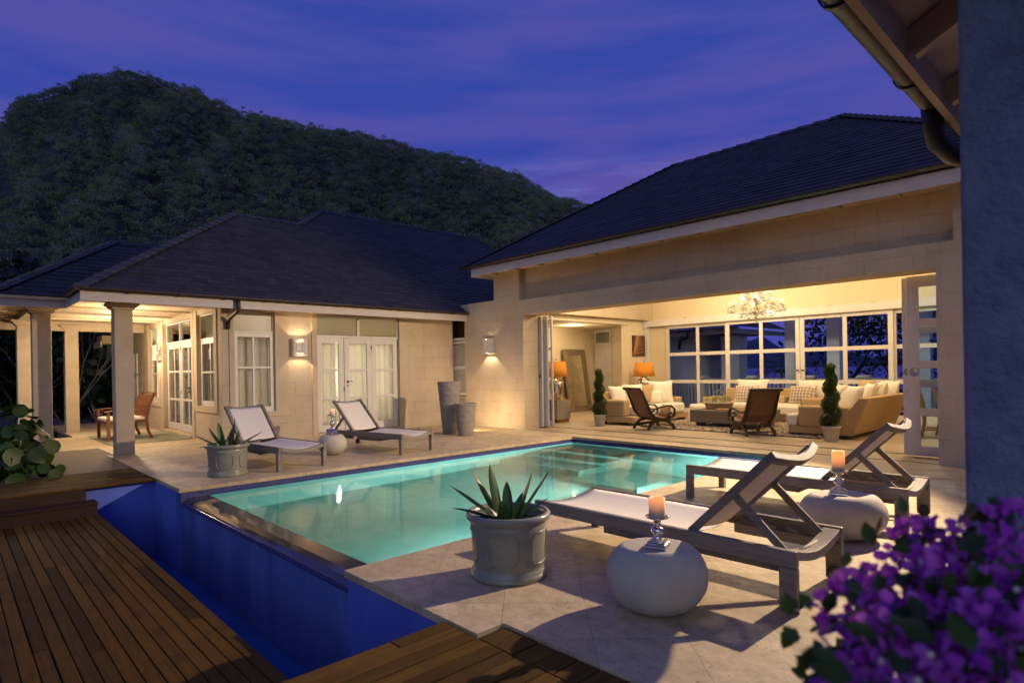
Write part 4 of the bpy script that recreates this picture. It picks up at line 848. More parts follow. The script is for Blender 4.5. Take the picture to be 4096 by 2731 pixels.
# ================================================================== INTERIOR FURNITURE
def rbox(b, x0, y0, z0, x1, y1, z1): b.box(x0, y0, z0, x1, y1, z1)
def pillow(name, label, loc, w, h, th, rot, mat, group='cushions on the sofas'):
    n = 12; V = []; F = []
    for s in (-1, 1):
        for i in range(n + 1):
            for j in range(n + 1):
                u, v = i / n * 2 - 1, j / n * 2 - 1; pinch = 1 - .10 * (1 - abs(u) ** 2) * 0; e = ((1 - abs(u) ** 2.4) * (1 - abs(v) ** 2.4)) ** .55
                ed = 1 - .09 * (1 - u * u) * abs(v) ** 3; ed2 = 1 - .09 * (1 - v * v) * abs(u) ** 3
                V.append((u * w / 2 * ed2, s * th / 2 * e + .006 * math.sin(u * 9 + v * 5) * e, v * h / 2 * ed))
    m = (n + 1) ** 2
    for s in (0, 1):
        for i in range(n):
            for j in range(n):
                a = s * m + i * (n + 1) + j; q = (a, a + 1, a + n + 2, a + n + 1); F.append(q if s else q[::-1])
    b = MB(); b.add(V, F, True); o = b.build(name, mat); o.location = loc; o.rotation_euler = rot; return tag(o, label, 'cushion', group)
# --- left sofa (faces +x)
def sofa_left():
    t_ = thing('sofa', 'tan and white linen sofa at the left of the room, facing the coffee table', 'sofa', (-9.1, 13.3, 0)); k = dict(parent=t_, world=True)
    b = MB(); b.box(-9.75, 12.10, .07, -8.55, 14.55, .22); b.build('base', 'tan', **k, bevel=.02)
    b = MB(); b.box(-9.75, 12.08, .215, -8.85, 12.36, .62); b.build('arm', 'tan', **k, bevel=.05, seg=4); b = MB(); b.box(-9.70, 14.30, .215, -8.72, 14.56, .61); b.build('arm', 'tan', **k, bevel=.05, seg=4)
    b = MB(); b.prism([(12.10, 0), (12.1, .1)], 0, .1) if False else None
    b = MB(); V = [(-9.72, 12.1, .2), (-9.42, 12.1, .2), (-9.62, 12.1, .80), (-9.86, 12.1, .80), (-9.72, 14.5, .2), (-9.42, 14.5, .2), (-9.62, 14.5, .80), (-9.86, 14.5, .80)]; b.add(V, [(0, 1, 2, 3), (7, 6, 5, 4), (0, 4, 5, 1), (1, 5, 6, 2), (2, 6, 7, 3), (3, 7, 4, 0)]); b.build('back', 'tan', **k, bevel=.03)
    b = MB(); b.box(-9.50, 12.365, .225, -8.52, 13.30, .47); b.build('seat_cushion', 'linen', **k, bevel=.06, seg=4); b = MB(); b.box(-9.50, 13.31, .225, -8.48, 14.295, .47); b.build('seat_cushion', 'linen', **k, bevel=.06, seg=4)
    for (x, y) in ((-9.6, 12.2), (-8.68, 12.2), (-8.68, 14.42), (-9.6, 14.42)):
        b = MB(); b.box(x - .1, y - .06, 0, x + .1, y + .06, .068); b.build('foot', 'darkwood', **k)
sofa_left()
for (lb, y, x, w, h, rz, mat, rx) in (('white cushion at the near end of the left sofa, partly behind the topiary', 12.62, -9.40, .55, .52, 78, 'linen', -20), ('large white cushion next to the near end of the left sofa', 12.98, -9.18, .56, .56, 60, 'linen', -22),
                              ('tan linen cushion in the middle of the left sofa', 13.45, -9.12, .54, .54, 66, 'tan', -18), ('small white cushion behind the rattan chair back', 13.62, -8.98, .42, .38, 50, 'linen', -20), ('tall white cushion at the far end of the left sofa', 14.02, -9.05, .66, .62, 42, 'linen', -16)):
    pillow('cushion', lb, (x, y, .47 + h * .46), w, h, .20, (R(rx), 0, R(rz)), mat)
# --- back sofa
t_ = thing('sofa', 'long tan sofa with white seats under the window wall', 'sofa', (-6.4, 15.4, 0)); k = dict(parent=t_, world=True)
b = MB(); b.box(-8.05, 14.75, .07, -4.95, 15.75, .22); b.build('base', 'tan', **k, bevel=.02)
b = MB(); b.box(-8.30, 14.85, .2, -7.85, 15.75, .60); b.build('arm', 'tan', **k, bevel=.05, seg=4); b = MB(); b.box(-5.72, 14.85, .2, -5.0, 15.75, .63); b.build('arm', 'tan', **k, bevel=.06, seg=4); b = MB(); b.box(-6.75, 15.1, .45, -6.20, 15.6, .64); b.build('arm', 'tan', **k, bevel=.05, seg=4)
b = MB(); b.box(-7.95, 15.5, .2, -4.9, 15.78, .82); b.build('back', 'tan', **k, bevel=.03)
for x0_, x1_ in ((-8.62, -7.9), (-7.84, -6.62), (-6.60, -5.74)):
    b = MB(); b.box(x0_, 14.68 if x0_ < -8.5 else 14.7, .22, x1_, 15.5, .40 if x0_ < -8.5 else .47); b.build('seat_cushion', 'linen', **k, bevel=.07, seg=4)
b = MB(); b.box(-6.5, 14.62, .225, -5.2, 14.72, .42); b.build('throw', 'linen', **k, bevel=.03)
for (lb, x, y, z, w, h, mat, rz, rx) in (('white cushion behind the left trellis patterned one on the back sofa', -7.15, 15.36, .83, .88, .46, 'linen', -4, -14), ('left grey trellis patterned cushion on the back sofa', -7.22, 15.16, .68, .62, .48, 'trellis', 4, -22),
                                     ('white cushion behind the right trellis patterned one on the back sofa', -5.55, 15.32, .80, .85, .50, 'linen', 3, -14), ('right grey trellis patterned cushion beside the dark chair back', -5.78, 15.10, .68, .66, .48, 'trellis', -3, -22)):
    pillow('cushion', lb, (x, y, z), w, h, .18, (R(rx), 0, R(rz)), mat)
# --- right sofa (faces -x), slanted tan back
t_ = thing('sofa', 'tan sofa at the right of the room showing its slanted back', 'sofa', (-4.2, 13.5, 0)); k = dict(parent=t_, world=True)
b = MB(); b.box(-4.96, 12.20, .07, -3.80, 14.85, .215); b.build('base', 'tan', **k, bevel=.02)
b = MB(); b.box(-4.76, 12.17, .21, -3.85, 12.48, .61); b.build('arm', 'tan', **k, bevel=.05, seg=4); b = MB(); b.box(-4.7, 14.55, .21, -3.85, 14.85, .60); b.build('arm', 'tan', **k, bevel=.05, seg=4)
b = MB(); ZB = .78; V = [(-4.08, 12.19, .20), (-3.78, 12.19, .07), (-3.50, 12.19, ZB), (-3.68, 12.19, ZB), (-4.08, 14.86, .20), (-3.78, 14.86, .07), (-3.50, 14.86, ZB), (-3.68, 14.86, ZB)]
b.add(V, [(0, 1, 2, 3), (7, 6, 5, 4), (0, 4, 5, 1), (1, 5, 6, 2), (2, 6, 7, 3), (3, 7, 4, 0)]); b.build('back', 'tan', **k, bevel=.02)
b = MB(); b.box(-5.0, 12.49, .22, -4.05, 13.5, .43); b.build('seat_cushion', 'linen', **k, bevel=.06, seg=4); b = MB(); b.box(-5.0, 13.51, .22, -4.05, 14.54, .43); b.build('seat_cushion', 'linen', **k, bevel=.06, seg=4); b = MB(); b.box(-4.99, 12.16, .215, -4.78, 12.47, .44); b.build('seat_cushion', 'linen', **k, bevel=.05, seg=4)
for (x, y) in ((-4.86, 12.3), (-3.98, 12.3), (-4.86, 14.75), (-3.98, 14.75)):
    b = MB(); b.box(x - .1, y - .08, 0, x + .1, y + .08, .068); b.build('foot', 'darkwood', **k)
for (lb, x, y, z, w, h, rz, mat) in (('white cushion on the right sofa half hidden by the big topiary', -4.30, 13.05, .74, .60, .56, -58, 'linen'), ('large white cushion leaning at the near end of the right sofa', -4.02, 12.80, .72, .74, .58, -42, 'linen'),
                                 ('white cushion second from the near end on the right sofa back', -3.92, 13.55, .76, .60, .54, -62, 'linen'), ('tan cushion peeping out behind the white ones on the right sofa', -4.12, 14.05, .82, .62, .54, -50, 'tan'), ('white cushion third along the right sofa back', -3.84, 14.1, .80, .56, .52, -66, 'linen'), ('white cushion at the far end of the right sofa', -3.82, 14.62, .80, .6, .52, -50, 'linen')):
    pillow('cushion', lb, (x, y, z), w, h, .22, (R(-18), 0, R(rz)), mat)
# --- plantation chairs (local: facing +y, origin on the floor centre)
def plantation_chair(label, loc, rz):
    t_ = thing('plantation_chair', label, 'armchair', loc, rz, 'dark carved rattan armchairs'); w = .29
    for s in (-1, 1):
        b = MB(); b.ribbon([(s * w, -.62, .93), (s * w, -.56, .88), (s * w, -.46, .66), (s * w, -.36, .42), (s * w, -.24, .29), (s * w, -.05, .24), (s * w, .15, .27), (s * w, .32, .33)], [.05, .05, .055, .06, .06, .055, .05, .045], [.04, .05, .06, .07, .07, .06, .05, .045], (1, 0, 0)); b.build('side_frame', 'darkwood', t_, .006)
        b = MB(); b.ribbon([(s * (w + .02), -.40, .50), (s * (w + .03), -.25, .475), (s * (w + .035), -.08, .515), (s * (w + .04), .08, .545), (s * (w + .04), .20, .53), (s * (w + .04), .28, .46), (s * (w + .04), .28, .36), (s * (w + .04), .21, .285), (s * (w + .04), .13, .30), (s * (w + .04), .115, .37), (s * (w + .04), .17, .40), (s * (w + .04), .20, .36)], [.05] * 7 + [.06, .06, .055, .05, .045], [.032] * 7 + [.04, .04, .035, .03, .03], (1, 0, 0)); b.build('arm', 'darkwood', t_, .005)
        b = MB(); b.ribbon([(s * w, -.40, .012), (s * w, -.36, .11), (s * w, -.25, .20), (s * w, -.08, .235), (s * w, .10, .20), (s * w, .24, .11), (s * w, .30, .012)], .05, [.055, .06, .065, .06, .065, .06, .055], (1, 0, 0)); b.build('leg', 'darkwood', t_, .005)
    b = MB(); b.tube([(-w - .05, -.63, .935), (-w, -.63, .935), (w, -.63, .935), (w + .05, -.63, .935)], [.030, .034, .034, .030], 14); b.build('top_rail', 'darkwood', t_)
    b = MB()
    for y, z in ((-.36, .09), (.26, .09)): b.tube([(-w, y, z), (-w * .6, y, z), (-w * .5, y, z), (-.1, y, z), (0, y, z), (.1, y, z), (w * .5, y, z), (w * .6, y, z), (w, y, z)], [.012, .012, .02, .013, .022, .013, .02, .012, .012], 10)
    b.build('stretcher', 'darkwood', t_)
    pr = [(-.615, .92), (-.55, .87), (-.45, .65), (-.35, .42), (-.25, .30)]
    b = MB(); b.ribbon([(0, y, z) for y, z in pr], 2 * w - .05, .025, (1, 0, 0)); b.build('rattan_back', 'rattan', t_)
    b = MB(); b.ribbon([(0, y, z) for y, z in ((-.245, .298), (-.05, .262), (.15, .285), (.30, .335))], 2 * w - .05, .025, (1, 0, 0)); b.build('rattan_seat', 'rattanseat', t_); return t_
c1 = plantation_chair('dark rattan armchair left of the coffee table, turned towards it', (-7.78, 11.83, 0), R(-22))
dup(c1, (-5.62, 12.0, 0), R(52), 'dark rattan armchair right of the coffee table showing its woven back')
for lb, loc, rz in (('small tan cushion on the seat of the left rattan armchair', (-7.62, 11.98, .43), -22), ('small tan cushion on the seat of the right rattan armchair', (-5.85, 12.16, .42), 52)): pillow('cushion', lb, loc, .36, .30, .12, (R(-24), 0, R(rz)), 'tan', 'seat cushions of the rattan armchairs')
MT['palewood'] = m_wood('pale_bowl_wood', (.52, .42, .27), (.42, .32, .19), (12, 12, 3), .6, 'obj', rnd=.1)
# --- coffee table, bowl, floats, book
t_ = thing('coffee_table', 'low thick grey timber coffee table on the shaggy rug', 'coffee table', (-6.6, 13.2, 0)); k = dict(parent=t_, world=True)
b = MB(); b.box(-7.36, 12.60, .13, -5.75, 13.75, .41); b.build('top_block', 'greywood', **k, bevel=.008)
for x in (-7.16, -5.95):
    for y in (12.75, 13.6): b = MB(); b.box(x - .09, y - .06, 0.02, x + .09, y + .06, .128); b.build('leg', 'darkwood', **k)
t_ = thing('wooden_bowl', 'pale round wooden bowl on the coffee table holding glass floats', 'bowl', (-6.95, 13.2, .41)); b = MB(); b.lathe([(.28, .002), (.29, .01), (.32, .13), (.345, .135), (.345, .165), (.31, .17), (.30, .15), (.28, .05), (.02, .045)], 40); b.build('bowl_body', 'palewood', t_)
for q, (dx, dy, dz, r, lb) in enumerate(((-.16, -.08, .20, .115, 'left green glass float in the wooden bowl'), (.03, -.15, .20, .115, 'front green glass float in the wooden bowl'), (.19, .03, .20, .105, 'right green glass float in the wooden bowl'), (-.03, .14, .20, .12, 'back green glass float in the wooden bowl'), (.01, .0, .345, .125, 'large glass float on top of the others in the bowl'))):
    b = MB(); b.ball((0, 0, 0), r, nu=24, nv=16); o = b.build('glass_float', 'float'); o.location = (-6.95 + dx, 13.2 + dy, .41 + dz); tag(o, lb, 'glass float', 'glass floats in the bowl')
b = MB(); b.box(-.16, -.11, 0, .16, .11, .022); b.box(-.14, -.10, .022, .13, .09, .04); o = b.build('book', 'gold', bevel=.003); o.location = (-6.62, 12.78, .41); o.rotation_euler = (0, 0, R(12)); tag(o, 'small brown book lying on the coffee table', 'book')
# --- rugs
def shag():
    nx, ny = 90, 60; x0, x1, y0, y1 = -8.35, -4.3, 12.0, 14.9; V = []; F = []
    for i in range(nx + 1):
        for j in range(ny + 1): V.append((x0 + (x1 - x0) * i / nx + random.uniform(-.02, .02), y0 + (y1 - y0) * j / ny + random.uniform(-.02, .02), .012 + random.uniform(0, .022)))
    for i in range(nx):
        for j in range(ny): a = i * (ny + 1) + j; F.append((a, a + ny + 1, a + ny + 2, a + 1))
    n = 9000; C = np.stack([rng.uniform(x0, x1, n), rng.uniform(y0, y1, n), rng.uniform(.02, .045, n)], 1); cv, cf = cards(C, rng.uniform(.05, .09, n), .35)
    Vn = np.concatenate([np.array(V), cv]); Fn = np.concatenate([np.array(F), cf + len(V)]); Vn[:, 2] = np.maximum(Vn[:, 2], .004)
    tag(np_mesh('shag_rug', Vn, Fn, 'shag', rng.random(len(Fn))), 'thick cream shaggy rug under the coffee table', 'rug')
shag()
b = MB(); b.box(-17.3, 2.45, .004, -14.62, 4.0, .014); tag(b.build('striped_rug', 'stripe', bevel=.004), 'green and tan striped rug on the verandah floor', 'rug')
# --- topiaries
def topiary(label, loc, s, ph):
    t_ = thing('spiral_topiary', label, 'topiary', loc, ph, 'spiral topiaries flanking the seating')
    b = MB(); b.lathe([(.108, 0), (.112, .005), (.140, .235), (.158, .24), (.160, .275), (.150, .28), (.14, .26), (.02, .25)], 32); b.v = [(x * s, y * s, z * s) for x, y, z in b.v]; b.build('pot', 'concrete', t_)
    n = 7500; q = rng.random(n); z = .27 + 1.08 * q; rad = (.072 - .045 * q ** 1.4) ; th = q * 2 * PI * 3.6; a = rng.random(n) * 2 * PI; rr = (.078 + (.085) * (1 - q)) * (.80 + .28 * np.sqrt(rng.random(n)))
    off = rad * .55; el = np.arccos(rng.uniform(-1, 1, n)); C = np.stack([off * np.cos(th) + rr * np.sin(el) * np.cos(a), off * np.sin(th) + rr * np.sin(el) * np.sin(a), np.maximum(z + rr * np.cos(el) * .8, .27)], 1) * s
    V, F = cards(C, rng.uniform(.018, .032, n) * s, .7); np_mesh('foliage', V, F, 'moss', rng.random(n), t_)
    b = MB(); m = 60; b.tube([(.055 * math.cos(i / m * 2 * PI * 3.6) * (1 - i / m * .6) * s, .055 * math.sin(i / m * 2 * PI * 3.6) * (1 - i / m * .6) * s, (.27 + 1.06 * i / m) * s) for i in range(m + 1)], [(.125 - .068 * i / m) * s for i in range(m + 1)], 10); b.build('core', 'leafdark', t_)
topiary('small spiral topiary in a pot near the left lamp', (-9.28, 11.68, 0), 1.0, 0.4); topiary('large spiral topiary in a mossy pot before the right sofa', (-4.02, 11.80, 0), 1.02, 1.6)
# --- table lamps, side table
def table_lamp(label, loc, s=1):
    t_ = thing('table_lamp', label, 'table lamp', loc, 0, 'silver table lamps with amber shades')
    b = MB(); b.lathe([(.105, 0), (.115, .01), (.15, .10), (.195, .28), (.208, .40), (.20, .46), (.165, .51), (.11, .54), (.085, .555), (.10, .575), (.10, .60), (.03, .605)], 36); b.build('lamp_base', 'silver', t_)
    b = MB(); n = 40; prof = [(.325, .60), (.255, 1.01)]; V = [(r * math.cos(2 * PI * k / n), r * math.sin(2 * PI * k / n), z) for r, z in prof for k in range(n)]; b.add(V, [(k, (k + 1) % n, n + (k + 1) % n, n + k) for k in range(n)], True); o = b.build('lamp_shade', 'shade', t_); m = o.modifiers.new('t', 'SOLIDIFY'); m.thickness = .004
    b = MB(); b.tube([(0, 0, .6), (0, 0, 1.03)], .008, 8); b.ball((0, 0, 1.06), .03); b.build('finial', 'silver', t_)
    b = MB(); b.ball((0, 0, .82), .045); b.build('bulb', 'bulb', t_)
    lamp('lamp_bulb', 'POINT', (loc[0], loc[1], loc[2] + .84), 9, (1, .72, .38), .05)
table_lamp('amber shaded silver table lamp beside the folded doors', (-10.96, 11.95, .60)); table_lamp('amber shaded silver table lamp behind the left sofa cushions', (-10.45, 15.3, .55))
def side_table(label, loc, h, w):
    t_ = thing('side_table', label, 'side table', loc); b = MB(); b.box(-w, -w, h - .03, w, w, h); b.build('top', 'oak', t_, .003)
    for s in (-1, 1):
        b = MB(); b.box(s * w - .14 * (s > 0), -w + .01, .09, s * w + .14 * (s < 0), w - .01, h - .031); o = b.build('mirrored_side', 'mirror2', t_, .004); b = MB(); b.box(s * (w - .07) - .06, -w + .06, 0, s * (w - .07) + .06, w - .06, .089); b.build('foot', 'chairwood', t_)
MT['mirror2'] = plain('silver_leaf', (.42, .40, .33), (.36, .34, .28), .28, 4, metal=.55)
side_table('silvered side table with wooden edges under the left lamp', (-10.62 - .25, 11.75 + .1, 0), .60, .27); side_table('hidden table carrying the lamp behind the left sofa', (-10.45, 15.3, 0), .55, .25)
# --- mirror, art
t_ = thing('leaning_mirror', 'tall wood framed mirror leaning on the alcove wall', 'mirror', (-12.92, 15.3, 0), 0); L = 2.08; la = math.atan2(.30, 2.05)
def mb_lean(b): b.xf = Matrix.Rotation(-la, 4, 'Y'); return b
for n_, (y0_, y1_, z0_, z1_) in enumerate(((-.55, -.37, 0, L), (.37, .55, 0, L), (-.369, .369, 0, .19), (-.369, .369, L - .19, L))):
    b = mb_lean(MB()); b.box(-.035, y0_, z0_, .03, y1_, z1_); b.build('frame', 'barnwood', t_, .006)
b = mb_lean(MB()); b.box(-.02, -.37, .19, .004, .37, L - .19); b.build('mirror_glass', 'mirror', t_)
t_ = thing('wall_art', 'maroon panel with carved golden palm frond on the wall above the sofa', 'wall art', (-11.148, 16.05, 2.1)); b = MB(); b.box(0, -.35, -.33, .035, .35, .33); b.build('panel', 'artdark', t_, .004); b = MB(); p0 = Vector((.04, -.30, -.31))
spine = [(.042, -.30 + .27 * q ** 1.5, -.31 + .63 * q) for q in [i / 12 for i in range(13)]]; b.tube(spine, [.010 * (1 - .5 * i / 12) for i in range(13)], 6)
for i in range(1, 13):
    for sd in ((1, 0), (0, 0)) if i < 13 else ():
        c = Vector(spine[i - (0 if sd[0] else 0)]); a = R(88 - i * 7.4) if sd[0] else R(100 + i * 3.0); l = min(.56 - .012 * i, (.335 - c.y) / max(.05, math.sin(a)) if math.sin(a) > .05 else 9, (.32 - c.z) / max(.05, math.cos(a)) if math.cos(a) > .05 else 9) if sd[0] else min(.30, (c.y + .335) / max(.05, abs(math.cos(a + PI / 2 - PI / 2)) + .4))
        e = c + Vector((0, math.sin(a) * l, math.cos(a) * l)) if sd[0] else c + Vector((0, -.33 * l, .95 * l)); e.z = min(e.z, .315)
        b.bar(c, e, .026, .016, (1, 0, 0), None, .008, .008)
b.build('palm_frond', 'gold', t_)
# --- chandelier
t_ = thing('chandelier', 'crystal chandelier hanging over the coffee table', 'chandelier', (-5.93, 13.0, 2.4)); b = MB(); b.lathe([(.01, .02), (.03, .05), (.02, .10), (.05, .16), (.07, .20), (.05, .24), (.025, .28), (.03, .40), (.06, .45), (.08, .49), (.05, .54), (.02, .58), (.02, 1.2)], 20); b.tube([(0, 0, 1.2), (0, 0, 2.98)], .006, 6); b.build('stem', 'crystal', t_)
A = MB(); Bc = MB(); K_ = MB(); Bu = MB()
def arms(n, r, z0, z1, dip, ph):
    for k in range(n):
        a = 2 * PI * k / n + ph; ca, sa = math.cos(a), math.sin(a); pts = []
        for i in range(13):
            q = i / 12; rr = .05 + (r - .05) * q; z = z0 + (z1 - z0) * q + dip * math.sin(2 * PI * q) * (.8 if q < .5 else 1.4); pts.append((rr * ca, rr * sa, z))
        A.tube(pts, .008, 6); e = pts[-1]; Bc.lathe([(.008, 0), (.045, .012), (.05, .02), (.01, .02), (.011, .09), (.009, .1)], 10, e); Bu.lathe([(.002, .10), (.010, .115), (.002, .15)], 8, e)
        for m in range(7): aa = 2 * PI * m / 7; x, y = e[0] + .045 * math.cos(aa), e[1] + .045 * math.sin(aa); drop(x, y, e[2] - .035, .015); drop(x, y, e[2] - .085, .020)
        for m in range(9):
            q = m / 9; drop(e[0] * (1 - q) * .9, e[1] * (1 - q) * .9, e[2] + .10 + .28 * q ** 1.8, .013); drop(pts[int(q * 12)][0], pts[int(q * 12)][1], pts[int(q * 12)][2] - .04, .015)
        drop(pts[6][0], pts[6][1], pts[6][2] - .10, .026)
def drop(x, y, z, s): K_.add([(x, y, z - s * 1.7), (x + s, y, z), (x, y + s, z), (x - s, y, z), (x, y - s, z), (x, y, z + s * 1.2)], [(0, 2, 1), (0, 3, 2), (0, 4, 3), (0, 1, 4), (5, 1, 2), (5, 2, 3), (5, 3, 4), (5, 4, 1)])
arms(12, .55, .22, .30, -.075, 0); arms(6, .30, .50, .56, -.05, .3)
for k in range(18): a = 2 * PI * k / 18; drop(.34 * math.cos(a), .34 * math.sin(a), .10, .024); drop(.18 * math.cos(a), .18 * math.sin(a), .05, .020)
drop(0, 0, 0, .035)
A.build('arms', 'crystal', t_); Bc.build('candle_cups', 'crystal', t_); K_.build('crystal_drops', 'crystal', t_); Bu.build('bulbs', 'bulb', t_)
# --- dining set seen through the right door
def wood_chair(label, loc, rz, name='dining_chair', mat='oak', slats=5, group=None):
    t_ = thing(name, label, 'chair', loc, rz, group); w, d = .23, .22
    for sx in (-1, 1):
        b = MB(); b.bar((sx * w, d, 0), (sx * w, d, .44), .045, .045, (0, 1, 0)); b.build('leg', mat, t_, .004); b = MB(); b.ribbon([(sx * w, -d - .05, 0), (sx * w, -d, .25), (sx * w, -d, .45), (sx * (w - .01), -d - .03, .70), (sx * (w - .02), -d - .10, .95)], .04, .045, (1, 0, 0)); b.build('leg', mat, t_, .004)
    b = MB(); b.box(-w - .02, -d - .02, .44, w + .02, d + .03, .475); b.build('seat', mat, t_, .008); b = MB(); b.ribbon([(-w, -d - .10, .94), (0, -d - .13, .96), (w, -d - .10, .94)], .025, .09, (0, 0, 1)); b.box(-w + .02, -d - .035, .56, w - .02, -d - .01, .60)
    for k in range(slats): x = -w + .07 + k * (2 * w - .14) / max(1, slats - 1); b.bar((x, -d - .02, .58), (x, -d - .115, .94), .03, .014, (1, 0, 0))
    b.build('backrest', mat, t_, .003); b = MB(); b.box(-w + .02, d - .012, .2, w - .02, d + .012, .235); b.box(-w - .011, -d + .02, .15, -w + .011, d - .02, .18); b.box(w - .011, -d + .02, .15, w + .011, d - .02, .18); b.build('stretcher', mat, t_, .003); return t_
wood_chair('pale wooden dining chair seen through the glass of the right door', (-2.72, 13.5, 0), R(-80)); wood_chair('second pale wooden dining chair behind the first, through the right door', (-2.62, 14.2, 0), R(-80))
t_ = thing('dining_table', 'pale wooden dining table behind the right glass door', 'table', (-1.85, 13.8, 0)); b = MB(); b.box(-.55, -.9, .70, .55, .9, .75); b.build('top', 'oak', t_, .005)
for sx in (-1, 1):
    for sy in (-1, 1): b = MB(); b.box(sx * .48 - .04, sy * .8 - .04, 0, sx * .48 + .04, sy * .8 + .04, .699); b.build('leg', 'oak', t_, .004)
# --- verandah armchairs
def verandah_chair(label, loc, rz):
    t_ = thing('teak_bench', label, 'bench', loc, rz); w, d = .57, .36; mat = 'chairwood'
    for sx in (-1, 1):
        b = MB(); b.bar((sx * w, d, 0), (sx * w, d, .64), .05, .06, (0, 1, 0)); b.build('leg', mat, t_, .005)
        b = MB(); b.ribbon([(sx * w, -d - .10, 0), (sx * w, -d - .02, .22), (sx * w, -d, .45), (sx * w, -d - .05, .75), (sx * w, -d - .16, 1.02)], .05, .055, (1, 0, 0)); b.build('leg', mat, t_, .005)
        b = MB(); b.ribbon([(sx * (w + .01), -d - .02, .62), (sx * (w + .01), -.05, .675), (sx * (w + .01), .2, .675), (sx * (w + .01), d + .08, .645)], .075, .028, (1, 0, 0)); b.build('arm', mat, t_, .006)
    b = MB(); b.box(-w, -d, .38, w, d, .43); b.build('seat_frame', mat, t_, .005); b = MB(); b.box(-w + .025, -d + .01, .431, w - .025, d + .03, .50); b.build('seat_cushion', 'linen', t_, .03, seg=3)
    b = MB()
    for k in range(13): x = -w + .07 + k * (2 * w - .14) / 12; b.ribbon([(x, -d - .01, .44), (x, -d - .06, .75), (x, -d - .155, .99)], .062, .016, (1, 0, 0))
    b.build('back_slats', mat, t_, .003); b = MB(); b.ribbon([(-w, -d - .165, 1.02), (0, -d - .19, 1.03), (w, -d - .165, 1.02)], .03, .07, (0, 0, 1)); b.build('top_rail', mat, t_, .005); return t_
verandah_chair('wide reddish teak seat with slatted back on the striped rug behind the column', (-16.05, 2.93, 0), R(180))
# ================================================================== PLANTS
def sea_grape():
    t_ = thing('sea_grape_shrub', 'leafy shrub with big round green leaves at the left edge', 'shrub', (-11.7, .75, -.75)); b = MB(); st = MB()
    for k in range(16):
        a = random.uniform(0, 2 * PI); r = random.uniform(.05, .75); ex_, ey_ = r * math.cos(a) * 1.3, r * math.sin(a) * .55; hz = random.uniform(.7, 1.55) * (1 - .35 * r)
        st.tube([(ex_ * .2, ey_ * .2, -.02), (ex_ * .6, ey_ * .6, hz * .5), (ex_, ey_, hz)], [.018, .014, .006], 6)
    n = 230
    for k in range(n):
        a = random.uniform(0, 2 * PI); q = math.sqrt(random.random()); z = random.random(); prof = (.62 + .42 * math.sin(PI * min(1, z * 1.1)))
        c = Vector((q * prof * 1.35 * math.cos(a), q * prof * .62 * math.sin(a), .15 + 1.62 * z * (1 - .25 * q * q))); out = Vector((c.x * .8, c.y * 1.6, .5 + random.uniform(-.3, .5))); nrm = (out.normalized() + Vector([random.uniform(-.6, .6) for _ in range(3)])).normalized()
        u = nrm.orthogonal().normalized(); v = nrm.cross(u); rr = random.uniform(.075, .14); m = 9; V = [c + nrm * -.012]
        for i in range(m): g = 2 * PI * i / m; V.append(c + (u * math.cos(g) + v * math.sin(g)) * rr * random.uniform(.92, 1.05) + nrm * (.012 * math.cos(2 * g)))
        b.add(V, [(0, 1 + i, 1 + (i + 1) % m) for i in range(m)], True)
    b.build('foliage', 'grape', t_); st.build('stems', 'bark', t_)
sea_grape()
